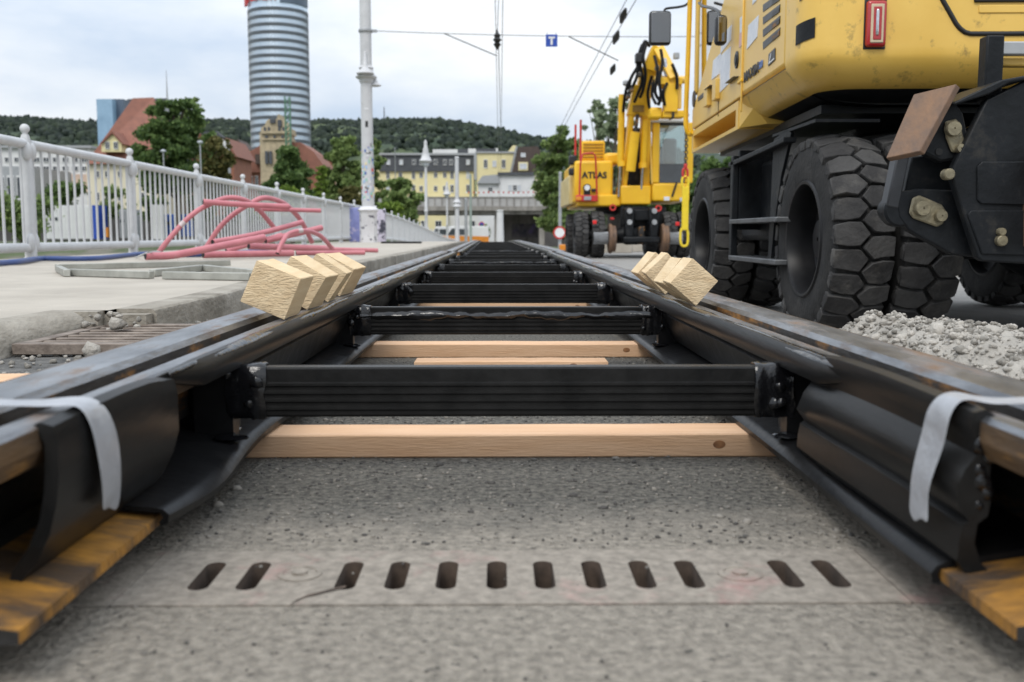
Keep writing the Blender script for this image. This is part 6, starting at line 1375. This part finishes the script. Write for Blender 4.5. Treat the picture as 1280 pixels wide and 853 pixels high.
# ================================================================== VEHICLES
def van(px, d, label, m1, m2=None, L_=5.2, yaw=0.0, name='van', grp='vans parked before the viaduct'):
    p = at(px, 290, d); t = thing(name, label, 'van', (p.x, d, -drop(d)-.02), grp); z = t.location.z; t.rotation_euler = (0, 0, yaw)
    def V_(pts, y0, y1, nm, m, bev=.05):
        b = MB(); b.hull([Vector((t.location.x+x, d+y0, z+h)) for x, h in pts], [Vector((t.location.x+x, d+y1, z+h)) for x, h in pts]); return b.build(nm, m, t, bevel=bev)
    s = L_/5.2
    V_([(-2.6*s, .35), (2.6*s, .35), (2.6*s, 2.3), (2.5*s, 2.42), (-1.0*s, 2.42), (-1.75*s, 1.45), (-2.5*s, 1.2), (-2.6*s, .9)], -.95, .95, 'body', m1, .07)
    if m2: V_([(-2.61*s, .45), (2.61*s, .45), (2.61*s, 1.35), (-2.3*s, 1.45), (-2.61*s, 1.1)], -.965, -.951, 'stripe', m2, 0)
    V_([(-1.62*s, 1.48), (-.75*s, 1.48), (-.75*s, 2.15), (-1.08*s, 2.2)], -.972, -.952, 'side_window', m_win, 0); V_([(-.6*s, 1.5), (.5*s, 1.5), (.5*s, 2.12), (-.6*s, 2.12)], -.966, -.952, 'side_window', m_win, 0)
    for x in (-1.7*s, 1.6*s):
        w_ = MB().lathe([(.05, -.1), (.34, -.1), (.36, -.06), (.36, .06), (.34, .1), (.05, .1)], (t.location.x+x, d-.9, z+.36), 20, axis='Y').build('wheel', m_tyre, t, smooth=40); MB().lathe([(.02, -.115), (.2, -.115), (.2, -.101), (.02, -.101)], (t.location.x+x, d-.9, z+.36), 14, axis='Y').build('hubcap', m_grey, w_)
    V_([(-2.63*s, .8), (-2.5*s, .8), (-2.45*s, 1.05), (-2.6*s, 1.02)], -.9, -.6, 'headlight', m_winl, .01)
van(579, 106, 'white van with an orange lower body, parked beyond the far railing', m_wwall, m_orange, 5.4)
van(556, 110, 'plain white van with a dark windscreen behind the orange striped one', m_wwall, None, 4.6)
# containers and site bits on the far bank, seen through the railing
def cont(px0, px1, py0, py1, d, m, label, name='container', edge=None, grp='containers on the river bank'):
    a_ = at(px0, py1, d); c_ = at(px1, py0, d); t = thing(name, label, 'container', ((a_.x+c_.x)/2, d, a_.z), grp)
    MB().b2((a_.x, d, a_.z), (c_.x, d+2.4, c_.z)).build('body', m, t, bevel=.03)
    n = 14; b = MB()
    for k in range(n): x = a_.x+(c_.x-a_.x)*(k+.5)/n; b.b2((x-.04, d-.03, a_.z+.1), (x+.04, d-.001, c_.z-.12))
    tag(b.build('corrugation', m, t), kind='stuff')
    if edge: MB().b2((c_.x-.45, d-.05, a_.z), (c_.x+.04, d+2.45, c_.z+.03)).build('end_frame', edge, t)
    for px in ((px0*.88+px1*.12), (px0*.78+px1*.22)):
        p = at(px, (py0*.6+py1*.4), d-.06); k = d/F; MB().b2((p.x-1.6*k, d-.08, p.z-2*k), (p.x+1.6*k, d-.031, p.z+2*k)).build('window', m_win, t)
cont(56, 121, 257, 299, 100, m_wwall, 'white site container with a blue right end, seen through the railing', edge=m_signblue)
cont(150, 166, 262, 298, 102, m_grey, 'grey site container behind the second railing post')
cont(205, 232, 268, 296, 98, mat('site_blue', (.03, .12, .5), None, 4, .5), 'blue site container seen through the railing left of the pink arches')
a_ = at(190, 268, 97); c_ = at(204, 256, 97); tag(MB().b2((a_.x, 97, a_.z-2.4), (c_.x, 97.2, c_.z)).build('white_board', m_wwall), 'white notice board standing on the bank behind the railing', 'board')
p = at(133, 297, 96); o = thing('orange_bin', 'small upright orange container beside the white site container', 'bin', p); k = 96/F; MB().b2((p.x-2.2*k, 96, p.z), (p.x+2.2*k, 96.4, p.z+11*k)).build('body', m_orange, o, bevel=.03); MB().b2((p.x-2.5*k, 95.95, p.z+11.02*k), (p.x+2.5*k, 96.45, p.z+12*k)).build('lid', m_orange, o, bevel=.02)
# river wall and lamps behind the railing
rw = MB().b2((-140, 112, -1), (-14, 113, 2.4)).build('river_wall', m_vdark); tag(rw, 'dark stone wall along the river bank behind the railing', 'wall')
for px, pt, d, lab in ((204, 189, 80, 'small white globe lamp rising left of the third railing post'), (250, 178, 76, 'thin grey street lamp standing behind the third railing post')):
    p = at(px, pt, d); zb_ = terrain_z(p.x, d); t = thing('street_lamp', lab, 'street lamp', (p.x, d, zb_), 'small lamps beyond the railing'); MB().lathe([(.07, 0), (.05, p.z-zb_-.1)], (p.x, d, zb_), 8).build('pole', m_grey, t); MB().lathe([(.05, -.12), (.2, -.06), (.22, .05), (.05, .12)], p, 12).build('lamp_head', m_winl, t, smooth=50)
# traffic sign far ahead
p = at(602, 281, 118); t = thing('round_sign', 'tiny blue and red no stopping sign before the viaduct opening', 'sign', p); MB().lathe([(.002, -.02), (.3, -.02), (.3, .02), (.002, .02)], p, 18, axis='Y').build('face', m_signblue, t); MB().lathe([(.24, -.03), (.34, -.03), (.34, .03), (.24, .03)], p, 18, axis='Y', close=True).build('ring', m_red, t); MB().tube([p+Vector((0, .06, .3)), p+Vector((0, .06, -2.4))], .03, 6).build('post', m_grey, t)
